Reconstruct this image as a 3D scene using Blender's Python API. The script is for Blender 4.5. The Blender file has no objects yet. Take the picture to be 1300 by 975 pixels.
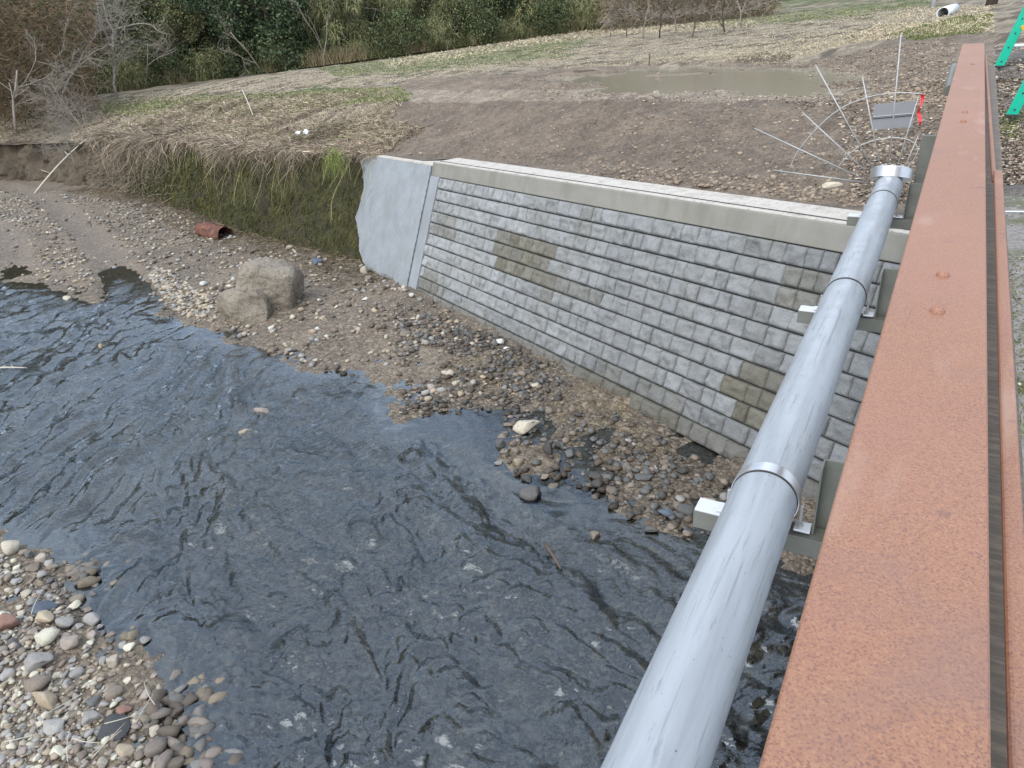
import bpy, bmesh, math, random
import numpy as np
from mathutils import Vector, Matrix
random.seed(7); rng = np.random.default_rng(11)
S = bpy.context.scene

# ---------------------------------------------------------------- camera
F = 940.0; CX, CY = 650.0, 487.5
def _rc(x, y): return np.array([(x-CX)/F, -(y-CY)/F, -1.0])
_roll = math.radians(4.0)
_v = _rc(1235, -29); _h = _rc(235, -29+1000*math.tan(_roll))
_up = np.cross(_v, _h-_v); _up /= np.linalg.norm(_up)
if _up[1] < 0: _up = -_up
_Y = _v/np.linalg.norm(_v); _Y = _Y-_up*_Y.dot(_up); _Y /= np.linalg.norm(_Y)
R = np.stack([np.cross(_Y, _up), _Y, _up])
cd = bpy.data.cameras.new('camera'); cam = bpy.data.objects.new('camera', cd)
S.collection.objects.link(cam); S.camera = cam
cd.sensor_width = 36; cd.lens = F/1300*36; cd.clip_start = 0.05; cd.clip_end = 2000
cam.matrix_world = Matrix(R.tolist()).to_4x4()

# ---------------------------------------------------------------- light
SUN_EL, SUN_AZ = math.radians(46), math.radians(-172)     # azimuth measured from +Y (along the bridge)
w = bpy.data.worlds.new('World'); S.world = w; w.use_nodes = True
nt = w.node_tree; nt.nodes.clear()
out = nt.nodes.new('ShaderNodeOutputWorld'); bg = nt.nodes.new('ShaderNodeBackground')
sky = nt.nodes.new('ShaderNodeTexSky'); sky.sky_type = 'NISHITA'; sky.sun_disc = False
sky.sun_elevation = SUN_EL; sky.sun_rotation = SUN_AZ
sky.air_density = 1.0; sky.dust_density = 3.0; sky.ozone_density = 1.0
tc = nt.nodes.new('ShaderNodeTexCoord'); cn = nt.nodes.new('ShaderNodeTexNoise')
cn.inputs['Scale'].default_value = 4.0; cn.inputs['Detail'].default_value = 5
cr = nt.nodes.new('ShaderNodeValToRGB')
cr.color_ramp.elements[0].position = .32; cr.color_ramp.elements[0].color = (2.3, 3.2, 4.9, 1)
cr.color_ramp.elements[1].position = .68; cr.color_ramp.elements[1].color = (12.0, 12.8, 13.8, 1)
mx = nt.nodes.new('ShaderNodeMix'); mx.data_type = 'RGBA'; mx.inputs[0].default_value = .72
nt.links.new(tc.outputs['Generated'], cn.inputs['Vector'])
nt.links.new(cn.outputs['Fac'], cr.inputs[0])
nt.links.new(sky.outputs[0], mx.inputs[6]); nt.links.new(cr.outputs[0], mx.inputs[7])
nt.links.new(mx.outputs[2], bg.inputs[0]); bg.inputs[1].default_value = .112
nt.links.new(bg.outputs[0], out.inputs[0])
sl = bpy.data.lights.new('sun', 'SUN'); sl.energy = 1.25; sl.angle = math.radians(58); sl.color = (1, .96, .9)
so = bpy.data.objects.new('sun', sl); S.collection.objects.link(so)
sd = Vector((math.cos(SUN_EL)*math.sin(SUN_AZ), math.cos(SUN_EL)*math.cos(SUN_AZ), math.sin(SUN_EL)))
so.rotation_euler = sd.to_track_quat('Z', 'Y').to_euler()
S.view_settings.view_transform = 'Standard'; S.view_settings.look = 'None'
S.view_settings.exposure = 0.96; S.view_settings.gamma = 1; S.view_settings.use_curve_mapping = False
S.render.engine = 'CYCLES'
S.cycles.caustics_reflective = False; S.cycles.caustics_refractive = False
S.cycles.max_bounces = 6; S.cycles.transparent_max_bounces = 8

# ---------------------------------------------------------------- geometry of the place
# stream plane (falls gently downstream); z = 0 is eye level
H = 4.6; N = np.array([-0.05007, 0.029075, 0.99832])
D = np.array([-0.86332, 0.50132, -0.05790]); D /= np.linalg.norm(D)     # downstream along the wall
Wn = np.cross(D, N); Wn /= np.linalg.norm(Wn)                            # into the bank
def ray(x, y): return R @ _rc(x, y)
def onstream(x, y, off=0.0):
    r = ray(x, y); return r*(-(H-off)/(N @ r))
def onz(x, y, z):
    r = ray(x, y); return r*(z/r[2])
def streamz(x, y): return (-H-N[0]*x-N[1]*y)/N[2]
def project(P):
    q = P @ R; return CX+F*q[..., 0]/-q[..., 2], CY-F*q[..., 1]/-q[..., 2]

def _hash(i, j, k, s):
    h = (i.astype(np.uint32)*np.uint32(374761393)+j.astype(np.uint32)*np.uint32(668265263)+k.astype(np.uint32)*np.uint32(2147483647)+np.uint32(s*974711+13))
    h = (h ^ (h >> np.uint32(13)))*np.uint32(1274126177); h = h ^ (h >> np.uint32(16))
    h = h*np.uint32(2246822519); h = h ^ (h >> np.uint32(15))
    return h.astype(np.float64)/4294967295.0*2-1
def vnoise(P, s=0):
    P = np.asarray(P, float)
    if P.shape[-1] == 2: P = np.concatenate([P, np.zeros(P.shape[:-1]+(1,))], -1)
    I = np.floor(P).astype(np.int64); f = P-I; f = f*f*(3-2*f); r = 0
    for a in (0, 1):
        for b in (0, 1):
            for c in (0, 1):
                wt = (f[..., 0] if a else 1-f[..., 0])*(f[..., 1] if b else 1-f[..., 1])*(f[..., 2] if c else 1-f[..., 2])
                r = r+wt*_hash(I[..., 0]+a, I[..., 1]+b, I[..., 2]+c, s)
    return r
def fbm(P, o=4, s=0, g=.5):
    r = 0; a = 1; P = np.asarray(P, float)
    for i in range(o):
        r = r+a*vnoise(P*(2.03**i)+i*7.31, s+i); a *= g
    return r
def smooth(a, b, x):
    t = np.clip((x-a)/(b-a), 0, 1); return t*t*(3-2*t)
def inpoly(x, y, poly):
    ins = np.zeros(np.shape(x), bool); n = len(poly)
    for i in range(n):
        x1, y1 = poly[i]; x2, y2 = poly[(i+1) % n]
        if y1 == y2: continue
        c = ((y1 > y) != (y2 > y)) & (x < (x2-x1)*(y-y1)/(y2-y1)+x1)
        ins ^= c
    return ins
def dseg(x, y, pts, closed=False):
    d = np.full(np.shape(x), 1e9); n = len(pts)
    for i in range(n if closed else n-1):
        ax, ay = pts[i][:2]; bx, by = pts[(i+1) % n][:2]
        vx, vy = bx-ax, by-ay; t = np.clip(((x-ax)*vx+(y-ay)*vy)/(vx*vx+vy*vy+1e-12), 0, 1)
        d = np.minimum(d, np.hypot(x-ax-t*vx, y-ay-t*vy))
    return d

# ---------------------------------------------------------------- mesh helpers
def link(o, parent=None):
    S.collection.objects.link(o)
    if parent is not None: o.parent = parent
    return o
def mesh(name, V, Fc, mat, parent=None, col=None, smoothf=False):
    """V (n,3); Fc (m,k) array or list of tuples"""
    me = bpy.data.meshes.new(name); V = np.asarray(V, np.float32)
    if isinstance(Fc, np.ndarray):
        m, k = Fc.shape
        me.vertices.add(len(V)); me.vertices.foreach_set('co', V.ravel())
        me.loops.add(m*k); me.loops.foreach_set('vertex_index', Fc.astype(np.int32).ravel())
        me.polygons.add(m); me.polygons.foreach_set('loop_start', np.arange(0, m*k, k, dtype=np.int32))
        me.polygons.foreach_set('loop_total', np.full(m, k, np.int32))
        me.update(calc_edges=True)
    else:
        me.from_pydata(V.tolist(), [], Fc)
    if smoothf: me.polygons.foreach_set('use_smooth', np.ones(len(me.polygons), bool))
    if col is not None:
        a = me.color_attributes.new('Col', 'FLOAT_COLOR', 'POINT')
        c = np.ones((len(V), 4), np.float32); c[:, :3] = col; a.data.foreach_set('color', c.ravel())
    me.materials.append(mat); me.validate(); me.update()
    return link(bpy.data.objects.new(name, me), parent)
def tag(o, label=None, cat=None, group=None, kind=None):
    if label: o['label'] = label
    if cat: o['category'] = cat
    if group: o['group'] = group
    if kind: o['kind'] = kind
    return o
def empty(name, loc, label, cat, group=None):
    o = bpy.data.objects.new(name, None); o.location = loc; o.empty_display_size = .1
    link(o); return tag(o, label, cat, group)
def gridfaces(nu, nv):
    a = np.arange(nu*nv).reshape(nu, nv)
    return np.stack([a[:-1, :-1], a[1:, :-1], a[1:, 1:], a[:-1, 1:]], -1).reshape(-1, 4)
def boxm(cs):
    """list of (center,size,axes or None) -> V,F"""
    V = []; Fs = []
    for c, s, ax in cs:
        b = len(V); ax = np.eye(3) if ax is None else np.asarray(ax); c = np.asarray(c, float)
        for i in (-1, 1):
            for j in (-1, 1):
                for k in (-1, 1): V.append(c+ax[0]*i*s[0]/2+ax[1]*j*s[1]/2+ax[2]*k*s[2]/2)
        for f in ((0, 1, 3, 2), (4, 6, 7, 5), (0, 4, 5, 1), (2, 3, 7, 6), (0, 2, 6, 4), (1, 5, 7, 3)): Fs.append(tuple(b+q for q in f))
    return np.array(V), Fs
def bevel(o, wd, seg=2):
    bm = bmesh.new(); bm.from_mesh(o.data)
    bmesh.ops.bevel(bm, geom=bm.edges[:]+bm.verts[:], offset=wd, segments=seg, profile=.5, affect='EDGES')
    bmesh.ops.recalc_face_normals(bm, faces=bm.faces); bm.to_mesh(o.data); bm.free(); return o
def box(name, c, s, mat, parent=None, ax=None, bev=0, seg=2):
    if parent is not None: c = np.asarray(c, float)-np.array(parent.matrix_world.translation if parent.parent else parent.location)
    V, Fs = boxm([(c, s, ax)]); o = mesh(name, V, Fs, mat, parent)
    return bevel(o, bev, seg) if bev else o
def tube(P, r, n=8, cap=True):
    """tube along points; r scalar or list"""
    P = np.asarray(P, float); m = len(P); r = np.broadcast_to(np.asarray(r, float), (m,))
    T = np.gradient(P, axis=0); T /= np.linalg.norm(T, axis=1)[:, None]+1e-12
    ref = np.array([0, 0, 1.]) if abs(T[0][2]) < .9 else np.array([1., 0, 0])
    V = []
    for i in range(m):
        a = np.cross(T[i], ref); a /= np.linalg.norm(a)+1e-12; b = np.cross(a, T[i]); ref = b
        for k in range(n):
            t = 2*math.pi*k/n; V.append(P[i]+r[i]*(math.cos(t)*a+math.sin(t)*b))
    Fs = [(i*n+k, i*n+(k+1) % n, (i+1)*n+(k+1) % n, (i+1)*n+k) for i in range(m-1) for k in range(n)]
    if cap: Fs += [tuple(range(n-1, -1, -1)), tuple((m-1)*n+k for k in range(n))]
    return np.array(V), Fs
def join(parts):
    V = []; Fs = []; b = 0
    for v, f in parts:
        V.append(np.asarray(v)); Fs += [tuple(int(q)+b for q in t) for t in f]; b += len(v)
    return np.concatenate(V), Fs
def localise(o, parent):
    """parent placed at a point: shift child mesh so the world position stays"""
    o.data.transform(Matrix.Translation(-Vector(parent.location))); return o
def part(name, VF, mat, parent, smoothf=True, bev=0):
    o = mesh(name, VF[0], VF[1], mat, parent, smoothf=smoothf)
    p = parent; off = Vector((0, 0, 0))
    while p: off += Vector(p.location); p = p.parent
    o.data.transform(Matrix.Translation(-off))
    if bev: bevel(o, bev)
    return o
def ribbons(P0, Dv, L, droop, width, nseg, cols, wig=.0, taper=True, fold=None):
    n = len(P0); t = np.linspace(0, 1, nseg+1)
    Dv = Dv/(np.linalg.norm(Dv, axis=1)[:, None]+1e-9)
    L = np.broadcast_to(L, (n,)); droop = np.broadcast_to(droop, (n,)); width = np.broadcast_to(width, (n,))
    C = P0[:, None]+Dv[:, None]*(L[:, None]*t)[..., None]
    C[..., 2] -= (droop*L)[:, None]*t**2
    if wig:
        ph = rng.uniform(0, 6.28, (n, 2, 1)); fr = rng.uniform(3, 8, (n, 2, 1))
        C[..., :2] += np.moveaxis(np.sin(ph+fr*t)-np.sin(ph), 1, 2)*(wig*L)[:, None, None]
    side = np.cross(Dv, rng.normal(size=(n, 3))); side /= np.linalg.norm(side, axis=1)[:, None]+1e-9
    tw = (1-.85*t) if taper else np.ones_like(t)
    off = side[:, None]*(width[:, None]*tw/2)[..., None]
    V = np.stack([C-off, C+off], 2).reshape(-1, 3)
    base = (np.arange(n)*(nseg+1)*2)[:, None]+np.arange(nseg)*2
    Fc = np.stack([base, base+1, base+3, base+2], -1).reshape(-1, 4)
    return V, Fc, np.repeat(cols, (nseg+1)*2, axis=0)
def leafquads(C, size, cols, up=.35, aspect=.5):
    n = len(C); a = rng.normal(size=(n, 3)); a /= np.linalg.norm(a, axis=1)[:, None]
    b = np.cross(a, rng.normal(size=(n, 3))); b /= np.linalg.norm(b, axis=1)[:, None]
    s = np.broadcast_to(size, (n,))[:, None]
    V = np.stack([C-a*s/2, C+b*s*aspect/2, C+a*s/2, C-b*s*aspect/2], 1).reshape(-1, 3)
    return V, np.arange(n*4).reshape(-1, 4), np.repeat(cols, 4, axis=0)
def cat(parts):
    V = []; Fs = []; Cc = []; b = 0
    for v, f, c in parts: V.append(v); Fs.append(f+b); Cc.append(c); b += len(v)
    return np.concatenate(V), np.concatenate(Fs), np.concatenate(Cc)

# ---------------------------------------------------------------- materials
def mat(name, base=(.5, .5, .5), rough=.7, attr=False, objcol=False, n1=None, n2=None, bump=None, metal=0., spec=.5, coord='Object', bump2=None, roughn=None):
    """n1/n2: (scale, amount, colour, (lo,hi)[, stretch]) patches of another colour; bump: (scale,strength,distance)"""
    m = bpy.data.materials.new(name); m.use_nodes = True; t = m.node_tree; b = t.nodes['Principled BSDF']
    b.inputs['Roughness'].default_value = rough; b.inputs['Metallic'].default_value = metal
    b.inputs['Specular IOR Level'].default_value = spec
    c = t.nodes.new('ShaderNodeTexCoord')
    if attr:
        a = t.nodes.new('ShaderNodeAttribute'); a.attribute_name = 'Col'; cur = a.outputs['Color']
    elif objcol:
        a = t.nodes.new('ShaderNodeObjectInfo'); cur = a.outputs['Color']
    else:
        a = t.nodes.new('ShaderNodeRGB'); a.outputs[0].default_value = (*base, 1); cur = a.outputs[0]
    for nn in (n1, n2):
        if not nn: continue
        tx = t.nodes.new('ShaderNodeTexNoise'); tx.inputs['Scale'].default_value = nn[0]; tx.inputs['Detail'].default_value = 6
        tx.inputs['Roughness'].default_value = .65
        src = c.outputs[coord]
        if len(nn) > 4:
            mp = t.nodes.new('ShaderNodeMapping'); mp.inputs['Scale'].default_value = nn[4]; t.links.new(src, mp.inputs[0]); src = mp.outputs[0]
        t.links.new(src, tx.inputs['Vector'])
        mr = t.nodes.new('ShaderNodeMapRange'); mr.inputs[1].default_value = nn[3][0]; mr.inputs[2].default_value = nn[3][1]
        mr.inputs[4].default_value = nn[1]; t.links.new(tx.outputs[0], mr.inputs[0])
        mi = t.nodes.new('ShaderNodeMix'); mi.data_type = 'RGBA'
        if isinstance(nn[2], (int, float)):
            mi.blend_type = 'MULTIPLY'; mi.inputs[7].default_value = (nn[2],)*3+(1,)
        else: mi.inputs[7].default_value = (*nn[2], 1)
        t.links.new(mr.outputs[0], mi.inputs[0]); t.links.new(cur, mi.inputs[6]); cur = mi.outputs[2]
    t.links.new(cur, b.inputs['Base Color'])
    prev = None
    for bb in (bump, bump2):
        if not bb: continue
        tx = t.nodes.new('ShaderNodeTexNoise'); tx.inputs['Scale'].default_value = bb[0]; tx.inputs['Detail'].default_value = 5
        t.links.new(c.outputs[coord], tx.inputs['Vector'])
        bn = t.nodes.new('ShaderNodeBump'); bn.inputs['Strength'].default_value = bb[1]; bn.inputs['Distance'].default_value = bb[2]
        t.links.new(tx.outputs[0], bn.inputs['Height'])
        if prev is not None: t.links.new(prev, bn.inputs['Normal'])
        prev = bn.outputs[0]
    if prev is not None: t.links.new(prev, b.inputs['Normal'])
    if roughn:
        tx = t.nodes.new('ShaderNodeTexNoise'); tx.inputs['Scale'].default_value = roughn[0]; t.links.new(c.outputs[coord], tx.inputs['Vector'])
        mr = t.nodes.new('ShaderNodeMapRange'); mr.inputs[1].default_value = .35; mr.inputs[2].default_value = .65
        mr.inputs[3].default_value = roughn[1]; mr.inputs[4].default_value = roughn[2]
        t.links.new(tx.outputs[0], mr.inputs[0]); t.links.new(mr.outputs[0], b.inputs['Roughness'])
    return m
M = {}
M['bed'] = mat('wet gravel bed', attr=True, rough=.75, n1=(38, .7, .55, (.42, .62)), n2=(9, .5, (.2, .165, .125), (.5, .75)), bump=(60, .7, .02), bump2=(14, .6, .04))
def pebbly(m, scales):
    t = m.node_tree; b = t.nodes['Principled BSDF']; cur = b.inputs['Base Color'].links[0].from_socket; nrm = b.inputs['Normal'].links[0].from_socket
    c = t.nodes.new('ShaderNodeTexCoord')
    for sc, am, dist in scales:
        v = t.nodes.new('ShaderNodeTexVoronoi'); v.inputs['Scale'].default_value = sc; t.links.new(c.outputs['Object'], v.inputs['Vector'])
        cr_ = t.nodes.new('ShaderNodeValToRGB'); e = cr_.color_ramp.elements; e[0].color = (.045, .04, .034, 1); e[1].color = (.38, .325, .245, 1)
        x = e.new(.45); x.color = (.17, .138, .1, 1)
        sp = t.nodes.new('ShaderNodeSeparateColor'); t.links.new(v.outputs['Color'], sp.inputs[0]); t.links.new(sp.outputs[0], cr_.inputs[0])
        gt_ = t.nodes.new('ShaderNodeMapRange'); gt_.inputs[1].default_value = .45; gt_.inputs[2].default_value = .55; gt_.inputs[4].default_value = am
        t.links.new(sp.outputs[1], gt_.inputs[0]); mi = t.nodes.new('ShaderNodeMix'); mi.data_type = 'RGBA'
        t.links.new(gt_.outputs[0], mi.inputs[0]); t.links.new(cur, mi.inputs[6]); t.links.new(cr_.outputs[0], mi.inputs[7]); cur = mi.outputs[2]
        bn = t.nodes.new('ShaderNodeBump'); bn.invert = True; bn.inputs['Strength'].default_value = .7; bn.inputs['Distance'].default_value = dist
        t.links.new(v.outputs['Distance'], bn.inputs['Height']); t.links.new(nrm, bn.inputs['Normal']); nrm = bn.outputs[0]
    t.links.new(cur, b.inputs['Base Color']); t.links.new(nrm, b.inputs['Normal'])
pebbly(M['bed'], [(34, .5, .02), (15, .4, .04)])
M['field'] = mat('field soil', attr=True, rough=.85, n1=(14, .75, .55, (.42, .62)), n2=(3, .35, .7, (.4, .65)), bump=(28, 1, .045), bump2=(7, .8, .12))
M['stone'] = mat('river stone', objcol=True, rough=.7, n1=(9, .6, .6, (.45, .7)), n2=(30, .4, 1.35, (.5, .75)), bump=(35, .35, .01))
M['pebble'] = mat('pebbles', attr=True, rough=.75, n1=(25, .5, .6, (.45, .7)), bump=(60, .3, .01))
M['grass'] = mat('grass blades', attr=True, rough=.8, spec=.2)
M['leaf'] = mat('foliage', attr=True, rough=.6, spec=.25)
M['bark'] = mat('bark', base=(.11, .085, .065), rough=.9, n1=(6, .6, .5, (.4, .6), (1, 1, .2)), bump=(30, .6, .02))
M['bare'] = mat('pale bark', base=(.3, .265, .22), rough=.9, n1=(5, .6, .5, (.4, .6)), bump=(30, .5, .01))
M['block'] = mat('split concrete block', attr=True, rough=.85, n1=(7, .5, .72, (.42, .66)), n2=(45, .55, .62, (.48, .66)), bump=(40, .8, .015), bump2=(12, .5, .02))
M['joint'] = mat('dark joint backing', base=(.05, .05, .048), rough=.95)  # near-black backing behind the blocks, also the thin line on the coping
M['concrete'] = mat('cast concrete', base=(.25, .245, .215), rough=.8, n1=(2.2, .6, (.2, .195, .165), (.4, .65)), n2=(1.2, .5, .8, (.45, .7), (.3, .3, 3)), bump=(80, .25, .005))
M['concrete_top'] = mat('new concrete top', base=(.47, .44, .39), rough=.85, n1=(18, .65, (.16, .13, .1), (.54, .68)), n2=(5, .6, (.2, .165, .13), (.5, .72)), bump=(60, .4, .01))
M['concrete_blue'] = mat('smooth cool concrete', base=(.27, .295, .312), rough=.75, n1=(2.2, .7, .78, (.4, .65)), n2=(14, .35, .75, (.5, .68)), bump=(9, .5, .02))
M['moss'] = mat('mossy wall face', attr=True, rough=.95, n1=(10, .8, .45, (.42, .62)), n2=(28, .5, (.12, .11, .025), (.52, .7)), bump=(22, .9, .05))
M['galv'] = mat('galvanised pipe', base=(.36, .395, .425), rough=.36, metal=.0, n1=(4, .7, .72, (.42, .66), (5, .35, 5)), n2=(26, .7, .45, (.6, .72), (1.6, .22, 1.6)), bump=(20, .3, .004), bump2=(90, .15, .001), roughn=(9, .28, .55))
M['band'] = mat('zinc band', base=(.6, .61, .62), rough=.3, metal=.8, n1=(20, .4, .7, (.5, .7)))
M['rubber'] = mat('dark gasket', base=(.03, .03, .032), rough=.7)
M['steel'] = mat('weathered galvanised steel', base=(.17, .175, .15), rough=.5, metal=.3, n1=(5, .6, .6, (.4, .65)), n2=(2.5, .5, (.13, .135, .1), (.45, .7)), bump=(30, .2, .004))
M['steel_lt'] = mat('bright zinc plate', base=(.62, .64, .66), rough=.45, metal=.3, n1=(15, .4, .75, (.5, .7)))
M['rod'] = mat('galvanised rod', base=(.42, .43, .42), rough=.5, metal=.4, n1=(14, .5, .55, (.5, .7)))
M['rust_bolt'] = mat('rusted bolt', base=(.3, .11, .06), rough=.8, n1=(60, .6, .55, (.45, .65)), bump=(120, .5, .002))
M['drum'] = mat('rusted iron drum', base=(.15, .055, .035), rough=.9, n1=(5, .9, (.05, .03, .022), (.45, .6)), n2=(9, .6, (.26, .15, .1), (.52, .66)), bump=(12, .8, .03))
M['green'] = mat('green plastic', base=(.0, .42, .27), rough=.35, n1=(8, .3, .7, (.45, .7)))
M['yellow'] = mat('yellow plastic', base=(.6, .36, .02), rough=.4)
M['white'] = mat('white painted tube', base=(.72, .76, .78), rough=.4, n1=(10, .4, .7, (.5, .7)))
M['red'] = mat('red plastic', base=(.62, .03, .04), rough=.5)
M['wood'] = mat('weathered stick', base=(.5, .46, .38), rough=.85, n1=(10, .5, .6, (.5, .7)))
M['greyplate'] = mat('grey plastic sheet', base=(.23, .235, .25), rough=.5, n1=(6, .3, .8, (.4, .7)))
M['deck'] = mat('gritty bridge deck', base=(.27, .25, .23), rough=.9, n1=(28, .8, .45, (.46, .64)), n2=(1.6, .9, (.09, .1, .035), (.5, .62)), bump=(50, .6, .015))
M['darksteel'] = mat('stained inner web', base=(.1, .085, .065), rough=.7, n1=(14, .8, (.2, .16, .12), (.45, .62), (1, 6, 1)), bump=(14, .4, .01))
M['hill'] = mat('wooded hillside', base=(.045, .05, .022), rough=1, n1=(.5, .9, (.1, .075, .04), (.45, .6)), n2=(2.5, .7, .35, (.45, .6)), bump=(1.2, 1, 1.0))

def rust_material():
    m = mat('rusted steel', base=(.275, .132, .074), rough=.62, n1=(230, .6, (.4, .22, .12), (.5, .62)), n2=(5, .35, (.25, .12, .085), (.42, .68)), bump=(300, .25, .0015), spec=.6)
    t = m.node_tree; b = t.nodes['Principled BSDF']; cur = b.inputs['Base Color'].links[0].from_socket
    c = t.nodes.new('ShaderNodeTexCoord')
    for sc, col, lo, hi, am in ((330, (.13, .06, .05), .52, .62, .75), (130, (.36, .19, .1), .55, .68, .35), (1.7, (.33, .165, .11), .4, .7, .4), (3.2, (.2, .12, .1), .62, .72, .4)):
        tx = t.nodes.new('ShaderNodeTexNoise'); tx.inputs['Scale'].default_value = sc; tx.inputs['Detail'].default_value = 3
        t.links.new(c.outputs['Object'], tx.inputs['Vector'])
        mr = t.nodes.new('ShaderNodeMapRange'); mr.inputs[1].default_value = lo; mr.inputs[2].default_value = hi; mr.inputs[4].default_value = am
        t.links.new(tx.outputs[0], mr.inputs[0]); mi = t.nodes.new('ShaderNodeMix'); mi.data_type = 'RGBA'; mi.inputs[7].default_value = (*col, 1)
        t.links.new(mr.outputs[0], mi.inputs[0]); t.links.new(cur, mi.inputs[6]); cur = mi.outputs[2]
    t.links.new(cur, b.inputs['Base Color']); return m
M['rust'] = rust_material()
def streaks(m, scale, stretch, lo, hi, col, am):
    t = m.node_tree; b = t.nodes['Principled BSDF']; cur = b.inputs['Base Color'].links[0].from_socket
    c = t.nodes.new('ShaderNodeTexCoord'); mp = t.nodes.new('ShaderNodeMapping'); mp.inputs['Scale'].default_value = stretch; t.links.new(c.outputs['Object'], mp.inputs[0])
    tx = t.nodes.new('ShaderNodeTexNoise'); tx.inputs['Scale'].default_value = scale; tx.inputs['Detail'].default_value = 4; t.links.new(mp.outputs[0], tx.inputs['Vector'])
    mr = t.nodes.new('ShaderNodeMapRange'); mr.inputs[1].default_value = lo; mr.inputs[2].default_value = hi; mr.inputs[4].default_value = am
    t.links.new(tx.outputs[0], mr.inputs[0]); mi = t.nodes.new('ShaderNodeMix'); mi.data_type = 'RGBA'; mi.inputs[7].default_value = (*col, 1)
    t.links.new(mr.outputs[0], mi.inputs[0]); t.links.new(cur, mi.inputs[6]); t.links.new(mi.outputs[2], b.inputs['Base Color'])
streaks(M['rust'], 9, (1, .25, 1), .6, .72, (.4, .27, .2), .45)
streaks(M['rust'], 25, (2.5, .15, 1), .68, .74, (.14, .07, .05), .5)
streaks(M['rust'], 14, (1, 1, 1), .66, .72, (.16, .085, .07), .6)
streaks(M['galv'], 22, (4, .12, 4), .6, .7, (.17, .18, .185), .55)
streaks(M['galv'], 60, (1, 1, 1), .7, .74, (.07, .07, .065), .8)
streaks(M['concrete'], 3, (1.2, 1.2, .2), .52, .7, (.15, .145, .115), .5)
streaks(M['concrete_blue'], 2.2, (1, 1, .25), .55, .72, (.2, .205, .2), .45)
streaks(M['block'], 1.3, (1, 1, .3), .52, .72, (.15, .145, .12), .45)

def water_material(name, tint, bumps, rough=.04, body=None, bodyfac=0., turb=False):
    m = bpy.data.materials.new(name); m.use_nodes = True; t = m.node_tree; t.nodes.clear()
    o = t.nodes.new('ShaderNodeOutputMaterial'); tr = t.nodes.new('ShaderNodeBsdfTransparent'); tr.inputs[0].default_value = (*tint, 1)
    gl = t.nodes.new('ShaderNodeBsdfGlossy'); gl.inputs['Roughness'].default_value = rough
    fr = t.nodes.new('ShaderNodeFresnel'); fr.inputs['IOR'].default_value = 1.8; gl.inputs['Color'].default_value = (.82, .92, 1, 1)
    c = t.nodes.new('ShaderNodeTexCoord'); prev = None
    for sc, stv, dist, stretch, rot in bumps:
        mp = t.nodes.new('ShaderNodeMapping'); mp.inputs['Scale'].default_value = stretch; mp.inputs['Rotation'].default_value = (0, 0, rot)
        t.links.new(c.outputs['Object'], mp.inputs[0])
        tx = t.nodes.new('ShaderNodeTexNoise'); tx.inputs['Scale'].default_value = sc; tx.inputs['Detail'].default_value = 4
        tx.inputs['Distortion'].default_value = .6
        t.links.new(mp.outputs[0], tx.inputs['Vector'])
        bn = t.nodes.new('ShaderNodeBump'); bn.inputs['Strength'].default_value = stv; bn.inputs['Distance'].default_value = dist
        t.links.new(tx.outputs[0], bn.inputs['Height'])
        if turb:
            at_ = t.nodes.new('ShaderNodeAttribute'); at_.attribute_name = 'Col'; mm = t.nodes.new('ShaderNodeMath'); mm.operation = 'MULTIPLY'
            mm.inputs[1].default_value = stv; t.links.new(at_.outputs['Fac'], mm.inputs[0]); t.links.new(mm.outputs[0], bn.inputs['Strength'])
        if prev is not None: t.links.new(prev, bn.inputs['Normal'])
        prev = bn.outputs[0]
    if prev is not None:
        t.links.new(prev, gl.inputs['Normal']); t.links.new(prev, fr.inputs['Normal'])
    base = tr.outputs[0]
    if body:
        df = t.nodes.new('ShaderNodeBsdfDiffuse'); df.inputs[0].default_value = (*body, 1)
        ms = t.nodes.new('ShaderNodeMixShader'); ms.inputs[0].default_value = bodyfac
        t.links.new(tr.outputs[0], ms.inputs[1]); t.links.new(df.outputs[0], ms.inputs[2]); base = ms.outputs[0]
    mix = t.nodes.new('ShaderNodeMixShader')
    t.links.new(fr.outputs[0], mix.inputs[0]); t.links.new(base, mix.inputs[1]); t.links.new(gl.outputs[0], mix.inputs[2])
    t.links.new(mix.outputs[0], o.inputs[0]); return m
M['water'] = water_material('stream water', (.76, .79, .78), [(5, .8, .035, (1, 1.8, 1), .9), (15, .7, .018, (1, 1.5, 1), .2)], turb=True)
M['puddle'] = water_material('muddy puddle', (.5, .45, .35), [(14, .25, .006, (1, 1, 1), 0)], body=(.36, .305, .22), bodyfac=.93, rough=.03)

# ---------------------------------------------------------------- stream bed
up_bank = [(-700, 330), (-200, 338), (0, 352), (60, 364), (120, 382), (138, 350), (165, 352), (200, 388), (240, 412), (285, 428), (330, 442), (360, 457), (395, 476), (430, 470), (468, 466), (492, 490),
           (505, 520), (498, 542), (520, 528), (560, 515), (636, 521), (622, 556), (630, 590), (655, 606), (690, 596), (735, 612), (790, 640), (835, 662), (872, 676), (935, 694), (1010, 724), (1120, 780), (1500, 900)]
low_bank = [(300, 1500), (240, 1100), (215, 975), (212, 900), (190, 842), (165, 812), (112, 796), (78, 740), (62, 704), (0, 694), (-100, 650), (-500, 610)]
up_w = [tuple(onstream(*p)[:2]) for p in up_bank]; low_w = [tuple(onstream(*p)[:2]) for p in low_bank]
waterpoly = up_w+[(9, 3), (9, -6), (-1, -6)]+low_w
tracks = [[tuple(onstream(*p)[:2]) for p in t] for t in ([(-60, 225), (0, 238), (60, 256), (110, 296), (150, 345), (185, 392)], [(-160, 268), (-40, 270), (10, 300), (28, 348)])]
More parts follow.
